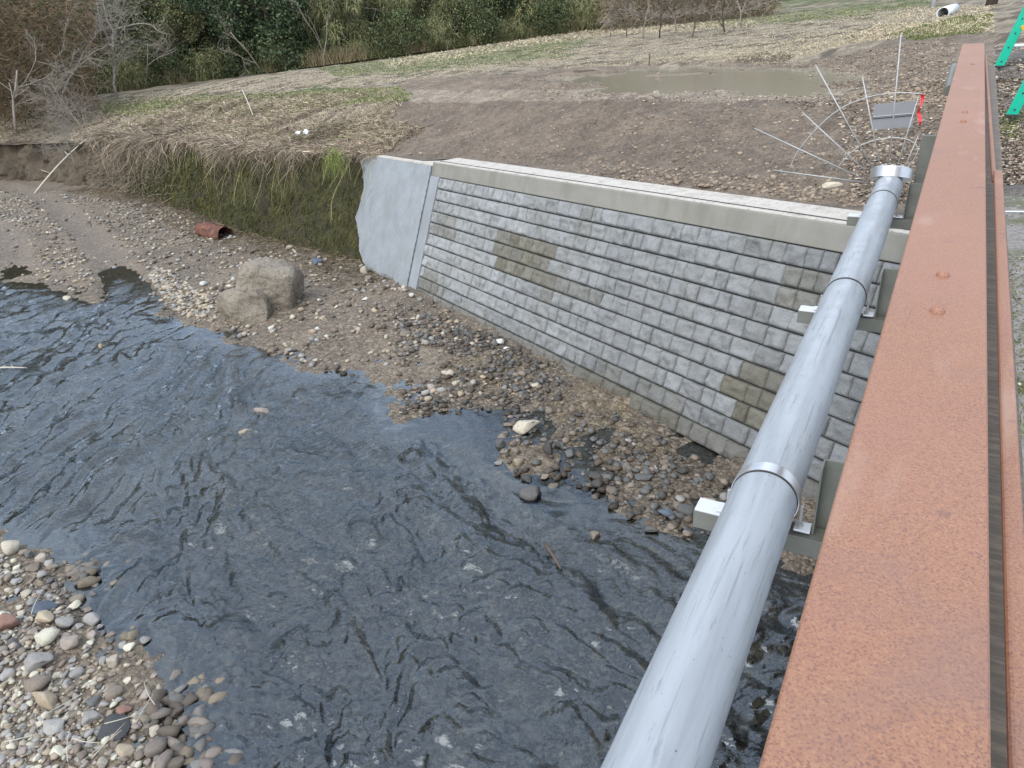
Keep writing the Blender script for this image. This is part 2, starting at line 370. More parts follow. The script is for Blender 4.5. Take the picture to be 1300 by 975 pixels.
def bed_h(x, y):
    ins = inpoly(x, y, waterpoly); d = dseg(x, y, up_w+[(9, 3)]); d2 = dseg(x, y, low_w+[(-1, -6)]); dm = np.minimum(d, d2)
    dd = np.where(ins, -dm, dm)+.10*fbm(np.stack([x*1.6, y*1.6], -1), 3, 3)
    h = np.where(dd < 0, -.34*smooth(0, 1.5, -dd)-.02*np.minimum(-dd*4, 1), .015+.12*smooth(0, 2.2, dd))
    sc = 1/(1+.02*np.hypot(x, y))
    h = h+.035*fbm(np.stack([x*2.1, y*2.1], -1), 4, 5)*smooth(-.8, .6, dd)+.02*fbm(np.stack([x*9, y*9], -1), 2, 8)
    for t in tracks:
        q = dseg(x, y, t); h = h-.09*np.exp(-(q/.42)**2)+.05*np.exp(-((q-.75)/.22)**2)
    # the shallow pans among the rocks beside the new wall
    px, py = project(np.stack([x, y, streamz(x, y)], -1))
    k = ((px > 620) & (px < 930) & (py > 520) & (py < 690))
    h = np.where(k & (dd > 0), h*.2+.03*fbm(np.stack([x*2.2, y*2.2], -1), 3, 21)-.006, h)
    return h, dd
NA, NR = 620, 400
az = np.radians(np.linspace(-118, 42, NA)); rr = 1.1*np.exp(np.linspace(0, math.log(75/1.1), NR))
A_, R_ = np.meshgrid(az, rr, indexing='ij'); X_ = R_*np.sin(A_); Y_ = R_*np.cos(A_)
hb, ddb = bed_h(X_, Y_); Zs = streamz(X_, Y_)
px, py = project(np.stack([X_, Y_, Zs], -1))
mud = np.array([.16, .122, .086]); sand = np.array([.2, .158, .112]); wetc = np.array([.042, .037, .028]); ochre = np.array([.15, .11, .06])
f1 = fbm(np.stack([X_*.9, Y_*.9], -1), 4, 31)[..., None]; f2 = fbm(np.stack([X_*4, Y_*4], -1), 3, 33)[..., None]
bc = mud*(1+.25*f1+.2*f2)
bc = bc*(1-smooth(-.1, .5, f1))+sand*smooth(-.1, .5, f1)*(1+.2*f2)
tq = np.minimum(dseg(X_, Y_, tracks[0]), dseg(X_, Y_, tracks[1]))[..., None]
bc = np.where(tq < .5, np.array([.17, .135, .108])*(1+.15*f2), bc)
near = ((px > 560) & (px < 940) & (py > 430))[..., None]
bc = np.where(near, bc*.62, bc)
bc = np.where(near & (f1 > .1), ochre*(.8+.4*f2), bc)
wetk = smooth(.45, -.15, hb[..., None]*4+ddb[..., None]*.6)
bc = bc*(1-wetk)+np.array([.12, .093, .065])*(1+.3*f1)*wetk
shal = np.clip(np.exp(-(((px-150)/190)**2+((py-560)/110)**2))*1.3, 0, 1)[..., None]
deepc = np.array([.042, .037, .028])*(1-shal)+np.array([.12, .1, .06])*shal
deep = smooth(.05, -.9, ddb)[..., None]
bc = bc*(1-deep)+deepc*(1+.5*f2+.5*f1)*deep
mp_ = (smooth(1.0, .5, tq)*smooth(.03, -.02, hb[..., None])*smooth(-.5, .1, ddb[..., None])); bc = bc*(1-mp_)+np.array([.2, .145, .085])*mp_
bc = np.clip(bc, .01, .6)
V = np.stack([X_, Y_, Zs+hb], -1).reshape(-1, 3)
tag(mesh('riverbed', V, gridfaces(NA, NR), M['bed'], col=bc.reshape(-1, 3), smoothf=True), kind='structure')

# water sheet with modelled waves
NA2, NR2 = 900, 720
azw = np.radians(np.linspace(-112, 38, NA2)); rw = 1.3*np.exp(np.linspace(0, math.log(48/1.3), NR2))
AW, RW = np.meshgrid(azw, rw, indexing='ij'); XW = RW*np.sin(AW); YW = RW*np.cos(AW); hw, dw = bed_h(XW, YW); ZW = streamz(XW, YW)
pxw, pyw = project(np.stack([XW, YW, ZW], -1))
fl = np.array([D[0], D[1]])/np.hypot(D[0], D[1])
ang = -.35*smooth(-7, -14, XW)                     # streaks turn with the bend
ca, sa = np.cos(ang), np.sin(ang); fx, fy = fl[0]*ca-fl[1]*sa, fl[0]*sa+fl[1]*ca
warp = fbm(np.stack([XW*.8, YW*.8], -1), 2, 39)
sdist = XW*fx+YW*fy+.35*warp; cdist = -XW*fy+YW*fx+.25*vnoise(np.stack([XW*1.1+9, YW*1.1], -1), 38)
def wv(a, b, s, o=3): return fbm(np.stack([sdist*a, cdist*b], -1), o, s)
pool = np.exp(-(((pxw-590)/75)**2+((pyw-545)/32)**2))+np.exp(-(((pxw-760)/90)**2+((pyw-650)/22)**2)); pool = np.clip(pool*1.2, 0, 1)
calm = smooth(.0, .9, -dw)*(1-.9*pool)
turb_ = np.clip(.12+.88*calm, 0, 1)*(.5+.6*smooth(-.3, .5, fbm(np.stack([XW*.5, YW*.5], -1), 3, 49)))
c1_ = np.abs(wv(.9, 2.0, 41, 2)); c2_ = np.abs(wv(2.4, 4.2, 43, 2)); c3_ = np.abs(wv(6, 9, 45, 2))
wz = calm*(.05*wv(.5, 1.5, 40)+.075*c1_+.056*c2_+.022*c3_)+(1-calm)*.0015*wv(6, 9, 46)-.075*calm
fc = gridfaces(NA2, NR2); fc = fc[(hw < .06).reshape(-1)[fc].any(1)]
tag(mesh('stream_water', np.stack([XW, YW, ZW+wz], -1).reshape(-1, 3), fc, M['water'], col=np.repeat(turb_.reshape(-1, 1), 3, 1), smoothf=True), kind='structure')

# ---------------------------------------------------------------- stones
def stone_mesh(name, seed, sub=3, m=None, flat=.62, ang=.5):
    bm = bmesh.new(); bmesh.ops.create_icosphere(bm, subdivisions=sub, radius=.5)
    P = np.array([v.co for v in bm.verts]); r_ = np.random.default_rng(seed)
    for k in range(int(7+9*ang)):                         # chipped facets
        nrm = r_.normal(size=3); nrm /= np.linalg.norm(nrm); cut = r_.uniform(.24, .4)
        q = P @ nrm; ex = np.clip(q-cut, 0, None); P -= nrm*ex[:, None]*(.97 if ang > .4 else .75)
    P *= (1+.10*fbm(P*3+seed, 3, seed))[:, None]
    P *= np.array([1, r_.uniform(.62, .85), flat*r_.uniform(.8, 1.15)])
    Fs = [tuple(v.index for v in f.verts) for f in bm.faces]; bm.free()
    me = bpy.data.meshes.new(name); me.from_pydata(P.tolist(), [], Fs); me.polygons.foreach_set('use_smooth', np.ones(len(Fs), bool))
    me.materials.append(m or M['stone']); return me
smesh = [stone_mesh('stone', 100+i, 3, None, [.62, .5, .75, .4][i % 4], [.2, .7, .45, .9][(i//2) % 4]) for i in range(12)]
cols = dict(pale=(.42, .38, .3), cream=(.5, .48, .38), grey=(.28, .27, .25), blue=(.09, .115, .15), slate=(.045, .047, .05), brown=(.2, .165, .13),
            tan=(.34, .28, .2), red=(.3, .17, .125), pink=(.31, .265, .225), wet=(.06, .055, .05), wetgrey=(.11, .11, .105), white=(.55, .54, .5), ochre=(.35, .25, .12), dbrown=(.095, .075, .055))
def put_stone(x, y, wd, colr, mi, label, grp, name='stone', sink=.22, asp=1., rot=None, tall=1.):
    o = bpy.data.objects.new(name, smesh[mi]); h_, _ = bed_h(np.array([x]), np.array([y]))
    z = streamz(x, y)+float(h_[0])
    o.scale = (wd, wd*asp, wd*tall); o.location = (x, y, z+wd*tall*(.3-sink)); o.rotation_euler = (random.uniform(-.25, .25), random.uniform(-.25, .25), random.uniform(0, 6.28) if rot is None else rot)
    kk = random.uniform(.8, 1.15); o.color = (*[c*kk*random.uniform(.99, 1.01) for c in colr], 1); link(o); tag(o, label, 'stone', grp); return o
named = [  # px, py, width px, colour, label, aspect, tall
 (17, 702, 33, 'pale', 'pale smooth stone at the waterline, uppermost on the near left gravel bank', .7, 1),
 (58, 776, 42, 'blue', 'dark blue grey slab of stone on the near left gravel bank', .7, .6),
 (12, 801, 33, 'red', 'reddish brown stone at the left edge of the near gravel bank', .8, 1),
 (60, 792, 44, 'tan', 'long tan flat stone just below the dark blue slab on the near gravel bank', .6, .7),
 (87, 797, 34, 'grey', 'grey wedge stone beside the tan flat stone on the near gravel bank', .7, .8),
 (64, 818, 32, 'cream', 'pale creamy yellow rounded stone on the near left gravel bank', .8, 1.2),
 (95, 824, 32, 'pink', 'pinkish angular stone right of the creamy yellow stone', .9, .9),
 (53, 850, 42, 'grey', 'large square grey stone on the near left gravel bank', .85, 1.1),
 (167, 824, 19, 'cream', 'small pale stone on wet gravel at the tip of the near bank', .8, 1),
 (186, 813, 19, 'grey', 'small flat grey stone in the shallow edge of the near bank', .8, .6),
 (64, 895, 58, 'tan', 'long narrow tan stone lying on the near left gravel bank', .4, .55),
 (148, 934, 54, 'slate', 'big black slate stone on the near left gravel bank', .75, .5),
 (147, 886, 27, 'brown', 'dark brown round stone above the big black slate', .9, 1),
 (158, 903, 27, 'red', 'orange pink flat stone touching the top of the big black slate', .6, .7),
 (118, 920, 33, 'grey', 'grey slanted slab left of the big black slate', .6, .7),
 (77, 963, 27, 'cream', 'pale round stone at the bottom of the photo on the near gravel', .85, 1),
 (162, 958, 28, 'tan', 'tan round stone below the big black slate', .9, 1),
 (52, 878, 34, 'brown', 'brown grey block stone under the large square grey stone', .8, 1),
 (76, 932, 38, 'grey', 'cracked grey angular stone in the middle of the near bank bottom', .8, .7),
 (668, 545, 42, 'pale', 'large pale angular rock beside the calm pool near the block wall', .8, 1),
 (676, 627, 34, 'wetgrey', 'smooth rounded grey rock standing in shallow water below the pale angular rock', .9, 1.5),
 (760, 620, 21, 'wet', 'dark wet rock standing alone in shallow water', .9, 1.3),
 (697, 575, 17, 'wet', 'dark upright stone in the shallow pool right of the pale angular rock', .9, 1.5),
 (818, 612, 34, 'wetgrey', 'long flat dark stone on wet gravel below the block wall', .55, .6),
 (658, 590, 18, 'tan', 'tan round stone above the smooth rounded grey rock', .9, 1.1),
 (700, 618, 22, 'brown', 'brown rock right beside the smooth rounded grey rock', .8, 1),
 (755, 680, 16, 'brown', 'brown stone alone in the flowing water below the rock cluster', .8, 1),
 (825, 674, 25, 'wetgrey', 'grey brown rock at the lower edge of the rock cluster', .7, .9),
 (846, 654, 23, 'blue', 'blue grey smooth stone in the wet rock cluster near the pipe bracket', .8, .9),
 (869, 650, 26, 'wetgrey', 'grey rough stone just left of the pipe bracket arm', .8, .8),
 (903, 642, 27, 'tan', 'tan stone partly hidden behind the pipe above its bracket arm', .8, 1),
 (801, 657, 16, 'wet', 'small dark stone at the water edge of the rock cluster', .9, 1.2),
 (681, 496, 13, 'pale', 'small pale stone on brown mud near the foot of the block wall', .8, 1),
 (261, 367, 13, 'white', 'small white stone among pale gravel left of the boulder', .9, 1),
 (465, 352, 15, 'pale', 'pale stone at the foot of the smooth concrete infill', .9, 1.1),
 (469, 362, 15, 'brown', 'brown stone just below the pale stone at the concrete infill foot', .9, 1),
 (548, 495, 17, 'pink', 'pinkish stone at the tip of the gravel spit by the stream', .8, 1),
 (515, 430, 18, 'brown', 'brown flat stone on gravel midway below the concrete infill', .7, .8),
 (404, 341, 19, 'blue', 'dark grey stone at the foot of the mossy wall', .7, .8),
 (369, 322, 15, 'pale', 'pale stone beside a stick at the foot of the mossy wall', .8, 1),
 (333, 523, 28, 'pink', 'brown rock breaking the surface in mid stream', .6, .9),
 (315, 551, 30, 'tan', 'flat tan rock awash just below the brown mid stream rock', .6, .8),
 (637, 446, 14, 'white', 'pale grey block fragment at the foot of the block wall', .8, 1.3),
 (645, 453, 13, 'white', 'smaller pale fragment beside the block fragment at the wall foot', .8, .9),
 (525, 386, 9, 'white', 'small whitish stone below the pilaster of the new wall', .9, 1.4),
 (86, 379, 24, 'pale', 'long pale flat stone at the water edge on the far left', .45, .5),
 (129, 440, 10, 'tan', 'tiny tan rock awash in the stream at far left', .8, 1)]
placed = []
for i, (a, b, wp, c, lab, asp, tall) in enumerate(named):
    P = onstream(a, b); dep = -(P @ R)[2]
    wd = wp*dep/F*1.02
    inw = 'awash' in lab or 'surface' in lab or 'flowing' in lab
    o = put_stone(P[0], P[1], wd, cols[c], (i*5) % 12, lab, None, sink=.12, asp=asp/.75, rot=-.5+.5*(i % 3-1)*.6+math.radians(30), tall=tall)
    if inw: o.location.z = streamz(P[0], P[1])+wd*tall*.02
    placed.append((P[0], P[1], wd/2))
zones = [  # polygon px, count of single stones, size px range, palette, label, group
 ([(0, 700), (60, 705), (80, 745), (150, 805), (205, 870), (212, 975), (0, 975)], 105, (13, 27), ['pale', 'grey', 'tan', 'grey', 'brown', 'cream', 'pink', 'pale', 'brown', 'wetgrey'], 'medium rounded cobble on the near left gravel bank', 'cobbles on the near left gravel bank'),
 ([(620, 560), (700, 525), (800, 560), (925, 620), (900, 690), (830, 672), (700, 625), (632, 600)], 78, (8, 20), ['wet', 'wetgrey', 'brown', 'wetgrey', 'wet', 'brown', 'grey'], 'dark wet rock in the cluster between the shallow pool and the block wall', 'wet rocks below the block wall'),
 ([(505, 525), (545, 480), (620, 470), (690, 500), (640, 520), (560, 512), (515, 540)], 24, (6, 12), ['pale', 'tan', 'grey', 'pink'], 'small stone on the gravel spit above the calm pool', 'stones on the gravel spit'),
 ([(210, 345), (330, 420), (400, 470), (470, 455), (560, 440), (480, 370), (400, 330), (300, 330)], 36, (5, 10), ['pale', 'white', 'grey', 'tan'], 'small pale stone on the gravel around the boulder', 'pale stones around the boulder'),
]
def sample_poly(poly):
    xs = [p[0] for p in poly]; ys = [p[1] for p in poly]
    while True:
        a = random.uniform(min(xs), max(xs)); b = random.uniform(min(ys), max(ys))
        if inpoly(np.array([a]), np.array([b]), poly)[0]: return a, b
for poly, cnt, (s0, s1), pal, lab, grp in zones:
    k = 0; tries = 0
    while k < cnt and tries < 6000:
        tries += 1; a, b = sample_poly(poly); wp = s0+(s1-s0)*random.random()**2
        P = onstream(a, b); wd = wp*(-(P @ R)[2])/F
        if any((P[0]-q[0])**2+(P[1]-q[1])**2 < ((wd/2+q[2])*.8)**2 for q in placed): continue
        o = put_stone(P[0], P[1], wd, cols[random.choice(pal)], random.randrange(12), lab, grp, sink=.15, tall=random.uniform(.8, 1.15))
        placed.append((P[0], P[1], wd/2)); k += 1

# countless gravel
def gravel(name, polys, sub):
    bm = bmesh.new(); bmesh.ops.create_icosphere(bm, subdivisions=sub, radius=.5)
    B = np.array([v.co for v in bm.verts]); BF = np.array([[v.index for v in f.verts] for f in bm.faces]); bm.free()
    var = []
    for i in range(16):
        q = B*(1+.3*fbm(B*2.2+i*9, 2, i))[:, None]
        for _ in range(7):
            nn = rng.normal(size=3); nn /= np.linalg.norm(nn); q = q-nn*np.clip(q @ nn-.27, 0, None)[:, None]*.95
        var.append(q*np.array([1, .75, .55]))
    Vs = []; Cs = []
    for poly, cnt, (s0, s1), pal, pw in polys:
        wp_ = [tuple(onstream(*p)[:2]) for p in poly]; xs = [p[0] for p in wp_]; ys = [p[1] for p in wp_]
        X = rng.uniform(min(xs), max(xs), cnt*8); Y = rng.uniform(min(ys), max(ys), cnt*8)
        k = inpoly(X, Y, wp_); X = X[k]; Y = Y[k]
        cl = fbm(np.stack([X*1.3, Y*1.3], -1), 3, 77)
        k = rng.uniform(-.55, .6, len(X)) < cl*.9+.16; X = X[k][:cnt]; Y = Y[k][:cnt]
        tq = np.minimum(dseg(X, Y, tracks[0]), dseg(X, Y, tracks[1])); k = (tq > .55) | (rng.random(len(X)) < .08); X = X[k]; Y = Y[k]
        s = s0+(s1-s0)*rng.random(len(X))**pw; h, dd = bed_h(X, Y)
        pc = np.array([cols[c] for c in pal])[rng.integers(0, len(pal), len(X))]*rng.uniform(.75, 1.2, (len(X), 1))
        pc = pc*np.where(dd < .12, .55, 1)[:, None]
        for i in range(len(X)):
            q = var[rng.integers(16)]*s[i]; t = rng.uniform(0, 6.28); c_, s_ = math.cos(t), math.sin(t)
            q = np.stack([q[:, 0]*c_-q[:, 1]*s_, q[:, 0]*s_+q[:, 1]*c_, q[:, 2]], -1)
            Vs.append(q+[X[i], Y[i], streamz(X[i], Y[i])+h[i]+.12*s[i]]); Cs.append(np.repeat(pc[i][None], len(B), 0))
    nb = len(B); n = len(Vs); Fc = (BF[None]+(np.arange(n)*nb)[:, None, None]).reshape(-1, 3)
    return tag(mesh(name, np.concatenate(Vs), Fc, M['pebble'], col=np.concatenate(Cs), smoothf=(sub > 1)), kind='stuff')
P1 = ['pale', 'grey', 'tan', 'brown', 'pink', 'grey', 'cream', 'brown']
o = gravel('near_gravel', [
 ([(-80, 690), (60, 702), (80, 745), (150, 800), (205, 860), (214, 990), (-80, 990)], 3600, (.02, .11), P1, 2.2),
 ([(150, 770), (330, 760), (420, 975), (200, 975)], 420, (.05, .24), ['brown', 'tan', 'pink', 'grey'], 2),
 ([(60, 700), (250, 680), (340, 790), (160, 800)], 260, (.06, .26), ['brown', 'tan', 'pink', 'grey'], 2)], 2)
tag(o, 'countless small pebbles filling the near left gravel bank', 'gravel')
o = gravel('bank_gravel', [
 ([(0, 240), (200, 265), (330, 320), (470, 345), (530, 380), (640, 450), (600, 520), (500, 500), (400, 470), (240, 410), (0, 345)], 15000, (.022, .24), ['pale', 'grey', 'tan', 'brown', 'dbrown', 'brown'], 5),
 ([(200, 340), (290, 395), (330, 430), (245, 408), (170, 370)], 900, (.05, .22), ['pale', 'tan', 'grey', 'tan'], 1.8),
 ([(500, 392), (640, 440), (800, 535), (935, 612), (900, 690), (640, 600), (640, 520), (510, 530)], 5200, (.018, .2), ['wet', 'wetgrey', 'dbrown', 'wetgrey', 'dbrown', 'brown'], 5),
 ([(-300, 240), (0, 235), (0, 345), (-300, 330)], 2000, (.03, .2), P1, 2)], 1)
tag(o, 'countless pale and brown gravel on the far bank and spit', 'gravel')

# boulder: two lobes
def boulder():
    bm = bmesh.new(); bmesh.ops.create_icosphere(bm, subdivisions=5, radius=1)
    Dr = np.array([v.co for v in bm.verts]); Fs = [tuple(v.index for v in f.verts) for f in bm.faces]; bm.free()
    c1 = onstream(347, 392)+np.array([0, 0, .42]); c2 = onstream(311, 408)+np.array([0, 0, .22]); c = c1*.55+c2*.45
    vr = (R[:, 0]).copy(); vr[2] = 0; vr /= np.linalg.norm(vr); vf = np.cross([0, 0, 1.], vr); up_ = np.array([0, 0, 1.])
    t = math.radians(-14); ax1 = np.stack([vr*math.cos(t)+up_*math.sin(t), vf, up_*math.cos(t)-vr*math.sin(t)])
    ax2 = np.stack([vr, vf, up_])
    def inside(Pq):
        u = np.abs((Pq-c1) @ ax1.T/np.array([.6, .5, .66])); f1_ = (u**7).sum(-1)**(1/5)
        u = np.abs((Pq-c2) @ ax2.T/np.array([.58, .52, .44])); f2_ = (u**3).sum(-1)**(1/3)
        return -np.log(np.exp(-16*f1_)+np.exp(-16*f2_))/16
    r = np.zeros(len(Dr))
    for k in np.linspace(.05, 1.8, 240): r = np.where(inside(c+Dr*k) < 1, k, r)
    P = Dr*r[:, None]
    for nn, cut in (((-.25, -.55, .8), .68), ((.9, -.5, .2), .72), ((-.6, -.7, .4), .74), ((.3, -.9, .3), .5), ((.1, -.2, .97), .86), ((-.8, .1, .6), .7), ((.55, -.75, .35), .55), ((-.2, -.97, -.1), .6), ((.5, -.2, .85), .74), ((-.9, -.4, .1), .84)):
        nn = np.array(nn)/np.linalg.norm(nn); q = P @ nn; P = P-nn*np.clip(q-cut, 0, None)[:, None]*.8
    P = P*(1+.09*fbm(P*1.6, 4, 71)+.05*np.abs(fbm(P*3.1, 3, 75))+.018*fbm(P*7, 3, 72)-.05*np.exp(-((P[:, 0]*.5+P[:, 1]*.2+P[:, 2]*.3-.1)/.035)**2))[:, None]
    me = mesh('boulder', P, Fs, mat('boulder stone', base=(.26, .225, .175), rough=.85, n1=(1.6, .8, (.15, .125, .095), (.45, .62)), n2=(10, .7, .55, (.5, .66)), bump=(9, 1, .08), bump2=(40, .8, .02)), smoothf=True)
    me.location = c
    tag(me, 'large tan two lobed boulder on the gravel bank at the stream edge', 'boulder')
boulder()

# ---------------------------------------------------------------- new retaining wall
BAT = .40; A0 = onstream(528, 378); SL = (N+BAT*Wn); SL /= np.linalg.norm(SL); E_ = -D
FN = np.cross(E_, SL); FN /= np.linalg.norm(FN)
if FN @ (np.zeros(3)-A0) < 0: FN = -FN                    # faces the stream
LT = 2.58
def wallpt(s, t, o=0.): return A0+E_*s+SL*t+FN*o
def walluv(x, y):
    r = ray(x, y); k = (A0 @ FN)/(r @ FN); p = r*k-A0; return p @ E_, p @ SL
wall = empty('retaining_wall', A0.tolist(), 'new retaining wall of split faced grey blocks with a cast concrete coping', 'retaining wall')
pats = []
for q, dk in (([(634, 293), (708, 312), (700, 364), (626, 340)], 1), ([(940, 456), (1000, 480), (985, 545), (922, 525)], 1), ([(985, 330), (1062, 345), (1055, 395), (975, 380)], .6),
          ([(557, 275), (578, 280), (574, 302), (552, 297)], .6), ([(535, 345), (556, 352), (550, 380), (528, 374)], .7), ([(752, 455), (870, 500), (860, 540), (745, 490)], .45), ([(700, 355), (770, 372), (766, 392), (694, 376)], .5)):
    pats.append(([walluv(*p) for p in q], dk))
NROW = 11; rh = LT/NROW; VV = []; FF = []; CC = []; nb = 0
WL = 15.0; gu, gv = 12, 10
for r in range(-1, NROW):
    s = -.02 if r % 2 else -.02
    t0 = r*rh+.008; t1 = (r+1)*rh-.010; first = True
    while s < WL:
        wb = random.choice([.2, .24, .29, .33, .38]) if not first else random.uniform(.12, .3); first = False
        s1 = min(s+wb, WL); g = .006
        u = np.linspace(s+g, s1-g, gu); v = np.linspace(t0, t1, gv); U, Vv = np.meshgrid(u, v, indexing='ij')
        eu = np.minimum(U-u[0], u[-1]-U)/.02; ev = np.minimum(Vv-v[0], v[-1]-Vv)/.02; e = np.clip(np.minimum(eu, ev), 0, 1)
        P2 = np.stack([U*7, Vv*7], -1); tilt = random.uniform(-.12, .12)*(U-u.mean())+random.uniform(-.15, .15)*(Vv-v.mean())
        lob = fbm(P2+random.random()*50, 3, 51); hgt =   .016*e**.5+e*(.028*lob+.018*np.abs(fbm(P2*1.7, 2, 52))+tilt)
        hgt = np.where(e <= 0, 0, hgt)
        P = A0+E_*U[..., None]+SL*Vv[..., None]+FN*(hgt[..., None])
        # skirt so that the joint has depth
        P = P.reshape(gu, gv, 3); ring = np.concatenate([np.pad(P, ((1, 1), (1, 1), (0, 0)), mode='edge')], 0)
        dep = np.zeros((gu+2, gv+2, 1)); dep[0] = dep[-1] = 1; dep[:, 0] = dep[:, -1] = 1
        ring = ring-FN*dep*.05
        VV.append(ring.reshape(-1, 3)); FF.append(gridfaces(gu+2, gv+2)+nb); nb += (gu+2)*(gv+2)
        uc, vc = (s+s1)/2, (t0+t1)/2; sh = random.uniform(.92, 1.07)
        big = .1*float(vnoise(np.array([[math.floor(uc/1.0)*3.3+r//3*7.7, r//3*1.0]]), 61)[0])
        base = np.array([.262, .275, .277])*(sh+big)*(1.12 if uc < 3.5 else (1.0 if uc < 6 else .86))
        for pp, dk in pats:
            if inpoly(np.array([uc]), np.array([vc]), pp)[0]: dj = dk*random.uniform(.75, 1); base = base*(1-dj)+np.array([.14, .132, .098])*random.uniform(.85, 1.15)*dj
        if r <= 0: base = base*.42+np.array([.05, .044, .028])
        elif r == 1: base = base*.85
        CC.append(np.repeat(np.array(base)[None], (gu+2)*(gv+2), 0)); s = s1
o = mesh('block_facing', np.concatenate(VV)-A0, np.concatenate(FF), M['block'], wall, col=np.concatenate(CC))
def prism(poly_st, o0, o1):
    """polygon in wall coordinates extruded from offset o0 to o1"""
    n = len(poly_st); V = [wallpt(s, t, o1) for s, t in poly_st]+[wallpt(s, t, o0) for s, t in poly_st]
    return np.array(V), [tuple(range(n)), tuple(range(2*n-1, n-1, -1))]+[(i, i+n, (i+1) % n+n, (i+1) % n) for i in range(n)]
part('joint_backing', prism([(-.3, -.3), (WL, -.3), (WL, LT), (-.3, LT)], -.25, -.03), M['joint'], wall, False)
# coping: profile swept along the wall
capH, capW = .27, .50
zv = np.array([0, 0, 1.]); bk = np.array([Wn[0], Wn[1], 0]); bk /= np.linalg.norm(bk)
def swept(prof, s0, s1, n=2):
    P = []
    for s in np.linspace(s0, s1, n):
        o_ = A0+E_*s
        for b, z in prof: P.append(o_+SL*LT+FN*.012+bk*b+N*z)
    k = len(prof); Fs = [(i*k+j, i*k+(j+1) % k, (i+1)*k+(j+1) % k, (i+1)*k+j) for i in range(n-1) for j in range(k)]
    Fs += [tuple(range(k)), tuple(range((n-1)*k, n*k))]
    return np.array(P), Fs
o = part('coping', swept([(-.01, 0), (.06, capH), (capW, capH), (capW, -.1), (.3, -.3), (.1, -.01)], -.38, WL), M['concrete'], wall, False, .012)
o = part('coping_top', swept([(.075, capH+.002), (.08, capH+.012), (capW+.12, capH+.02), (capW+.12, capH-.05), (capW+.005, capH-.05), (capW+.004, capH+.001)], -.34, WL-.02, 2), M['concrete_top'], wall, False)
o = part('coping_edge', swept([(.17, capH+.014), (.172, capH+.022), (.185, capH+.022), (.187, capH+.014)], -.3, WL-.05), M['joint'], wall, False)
part('pilaster', prism([(-.42, -.4), (-.02, -.4), (-.02, LT), (-.42, LT)], -.2, .045), M['concrete_blue'], wall, False, .01)
# cast infill between the pilaster and the mossy wall
edge_px = [(459, 206), (463, 218), (464, 236), (460, 256), (453, 276), (456, 290), (459, 303), (459, 318), (463, 332), (474, 349), (486, 360)]
ep = [walluv(*p) for p in edge_px]; ep2 = []
for i in range(len(ep)-1):
    for k in range(4):
        t = k/4; s = ep[i][0]*(1-t)+ep[i+1][0]*t; q = ep[i][1]*(1-t)+ep[i+1][1]*t
        ep2.append((s+.05*float(vnoise(np.array([[s*4.1, q*6.3]]), 81)[0]), q))
ep2.append(ep[-1]); TI = LT+.2
poly = [(ep2[0][0], TI)]+ep2+[(-1.5, -.35), (-.445, -.35), (-.445, TI)]
infill = empty('concrete_infill', wallpt(-2, 0).tolist(), 'smooth pale blue grey concrete infill with a ragged left edge against the mossy wall', 'concrete infill')
# face as a grid with the dimpled print of the form lining
gs = np.linspace(-4.1, -.445, 150); gt = np.linspace(-.35, TI, 120)
GS, GT = np.meshgrid(gs, gt, indexing='ij'); hexg = np.sin(GS*38)*np.sin(GT*38+np.floor(GS*38/math.pi)*.5)
hh = .06+.004*hexg+.006*fbm(np.stack([GS*3, GT*3], -1), 3, 83)
fc = gridfaces(150, 120); cs_ = GS.ravel()[fc].mean(1); ct_ = GT.ravel()[fc].mean(1); fc = fc[inpoly(cs_, ct_, poly)]
P = (A0+E_*GS[..., None]+SL*GT[..., None]+FN*hh[..., None]).reshape(-1, 3)-np.array(infill.location)
mesh('infill_face', P, fc, M['concrete_blue'], infill, smoothf=True)
part('infill_body', prism(poly, -.2, .045), M['concrete_blue'], infill, False)
_a = [wallpt(q_, TI+h_, .055)+bk*b_ for q_ in (ep2[0][0], -.385) for h_, b_ in ((.002, 0), (.035, 0), (.035, .75), (.002, .75))]
part('infill_top', (np.array(_a), [(0, 1, 2, 3), (7, 6, 5, 4), (0, 4, 5, 1), (1, 5, 6, 2), (2, 6, 7, 3), (3, 7, 4, 0)]), M['concrete_top'], infill, False)

# ---------------------------------------------------------------- old mossy wall
mb_px = [(505, 360), (462, 338), (400, 322), (310, 300), (250, 276), (200, 256), (150, 246), (112, 240)]
mb = [onstream(*p, .02) for p in mb_px]
mb2 = [onstream(*p, .02) for p in [(112, 240), (60, 232), (0, 232), (-120, 240)]]
def wallstrip(pts, hgt, bat, nu, nv, amp, seed):
    pts = np.array(pts); L = np.r_[0, np.cumsum(np.linalg.norm(np.diff(pts[:, :2], axis=0), axis=1))]
    u = np.linspace(0, L[-1], nu); B = np.stack([np.interp(u, L, pts[:, k]) for k in range(3)], -1)
    T = np.gradient(B, axis=0); T[:, 2] = 0; T /= np.linalg.norm(T, axis=1)[:, None]
    nrm = np.stack([-T[:, 1], T[:, 0], 0*T[:, 0]], -1)
    nrm = np.where((nrm @ np.array([.3, .95, 0]))[:, None] < 0, -nrm, nrm)   # into the bank
    v = np.linspace(-.15, 1, nv); G = B[:, None]+np.array([0, 0, 1.])*(v*hgt)[None, :, None]+nrm[:, None]*(v*hgt*bat)[None, :, None]
    disp = amp*fbm(np.stack([np.broadcast_to(u[:, None], (nu, nv))*1.2, np.broadcast_to(v*hgt*1.2, (nu, nv))], -1), 5, seed)
    G = G-nrm[:, None]*disp[..., None]
    return G, nrm, u, B
G, mn, mu, mB = wallstrip(mb, 2.62, .4, 420, 60, .10, 91)
mf = fbm(G*1.1, 4, 95)[..., None]; mf2 = fbm(G*6, 3, 96)[..., None]
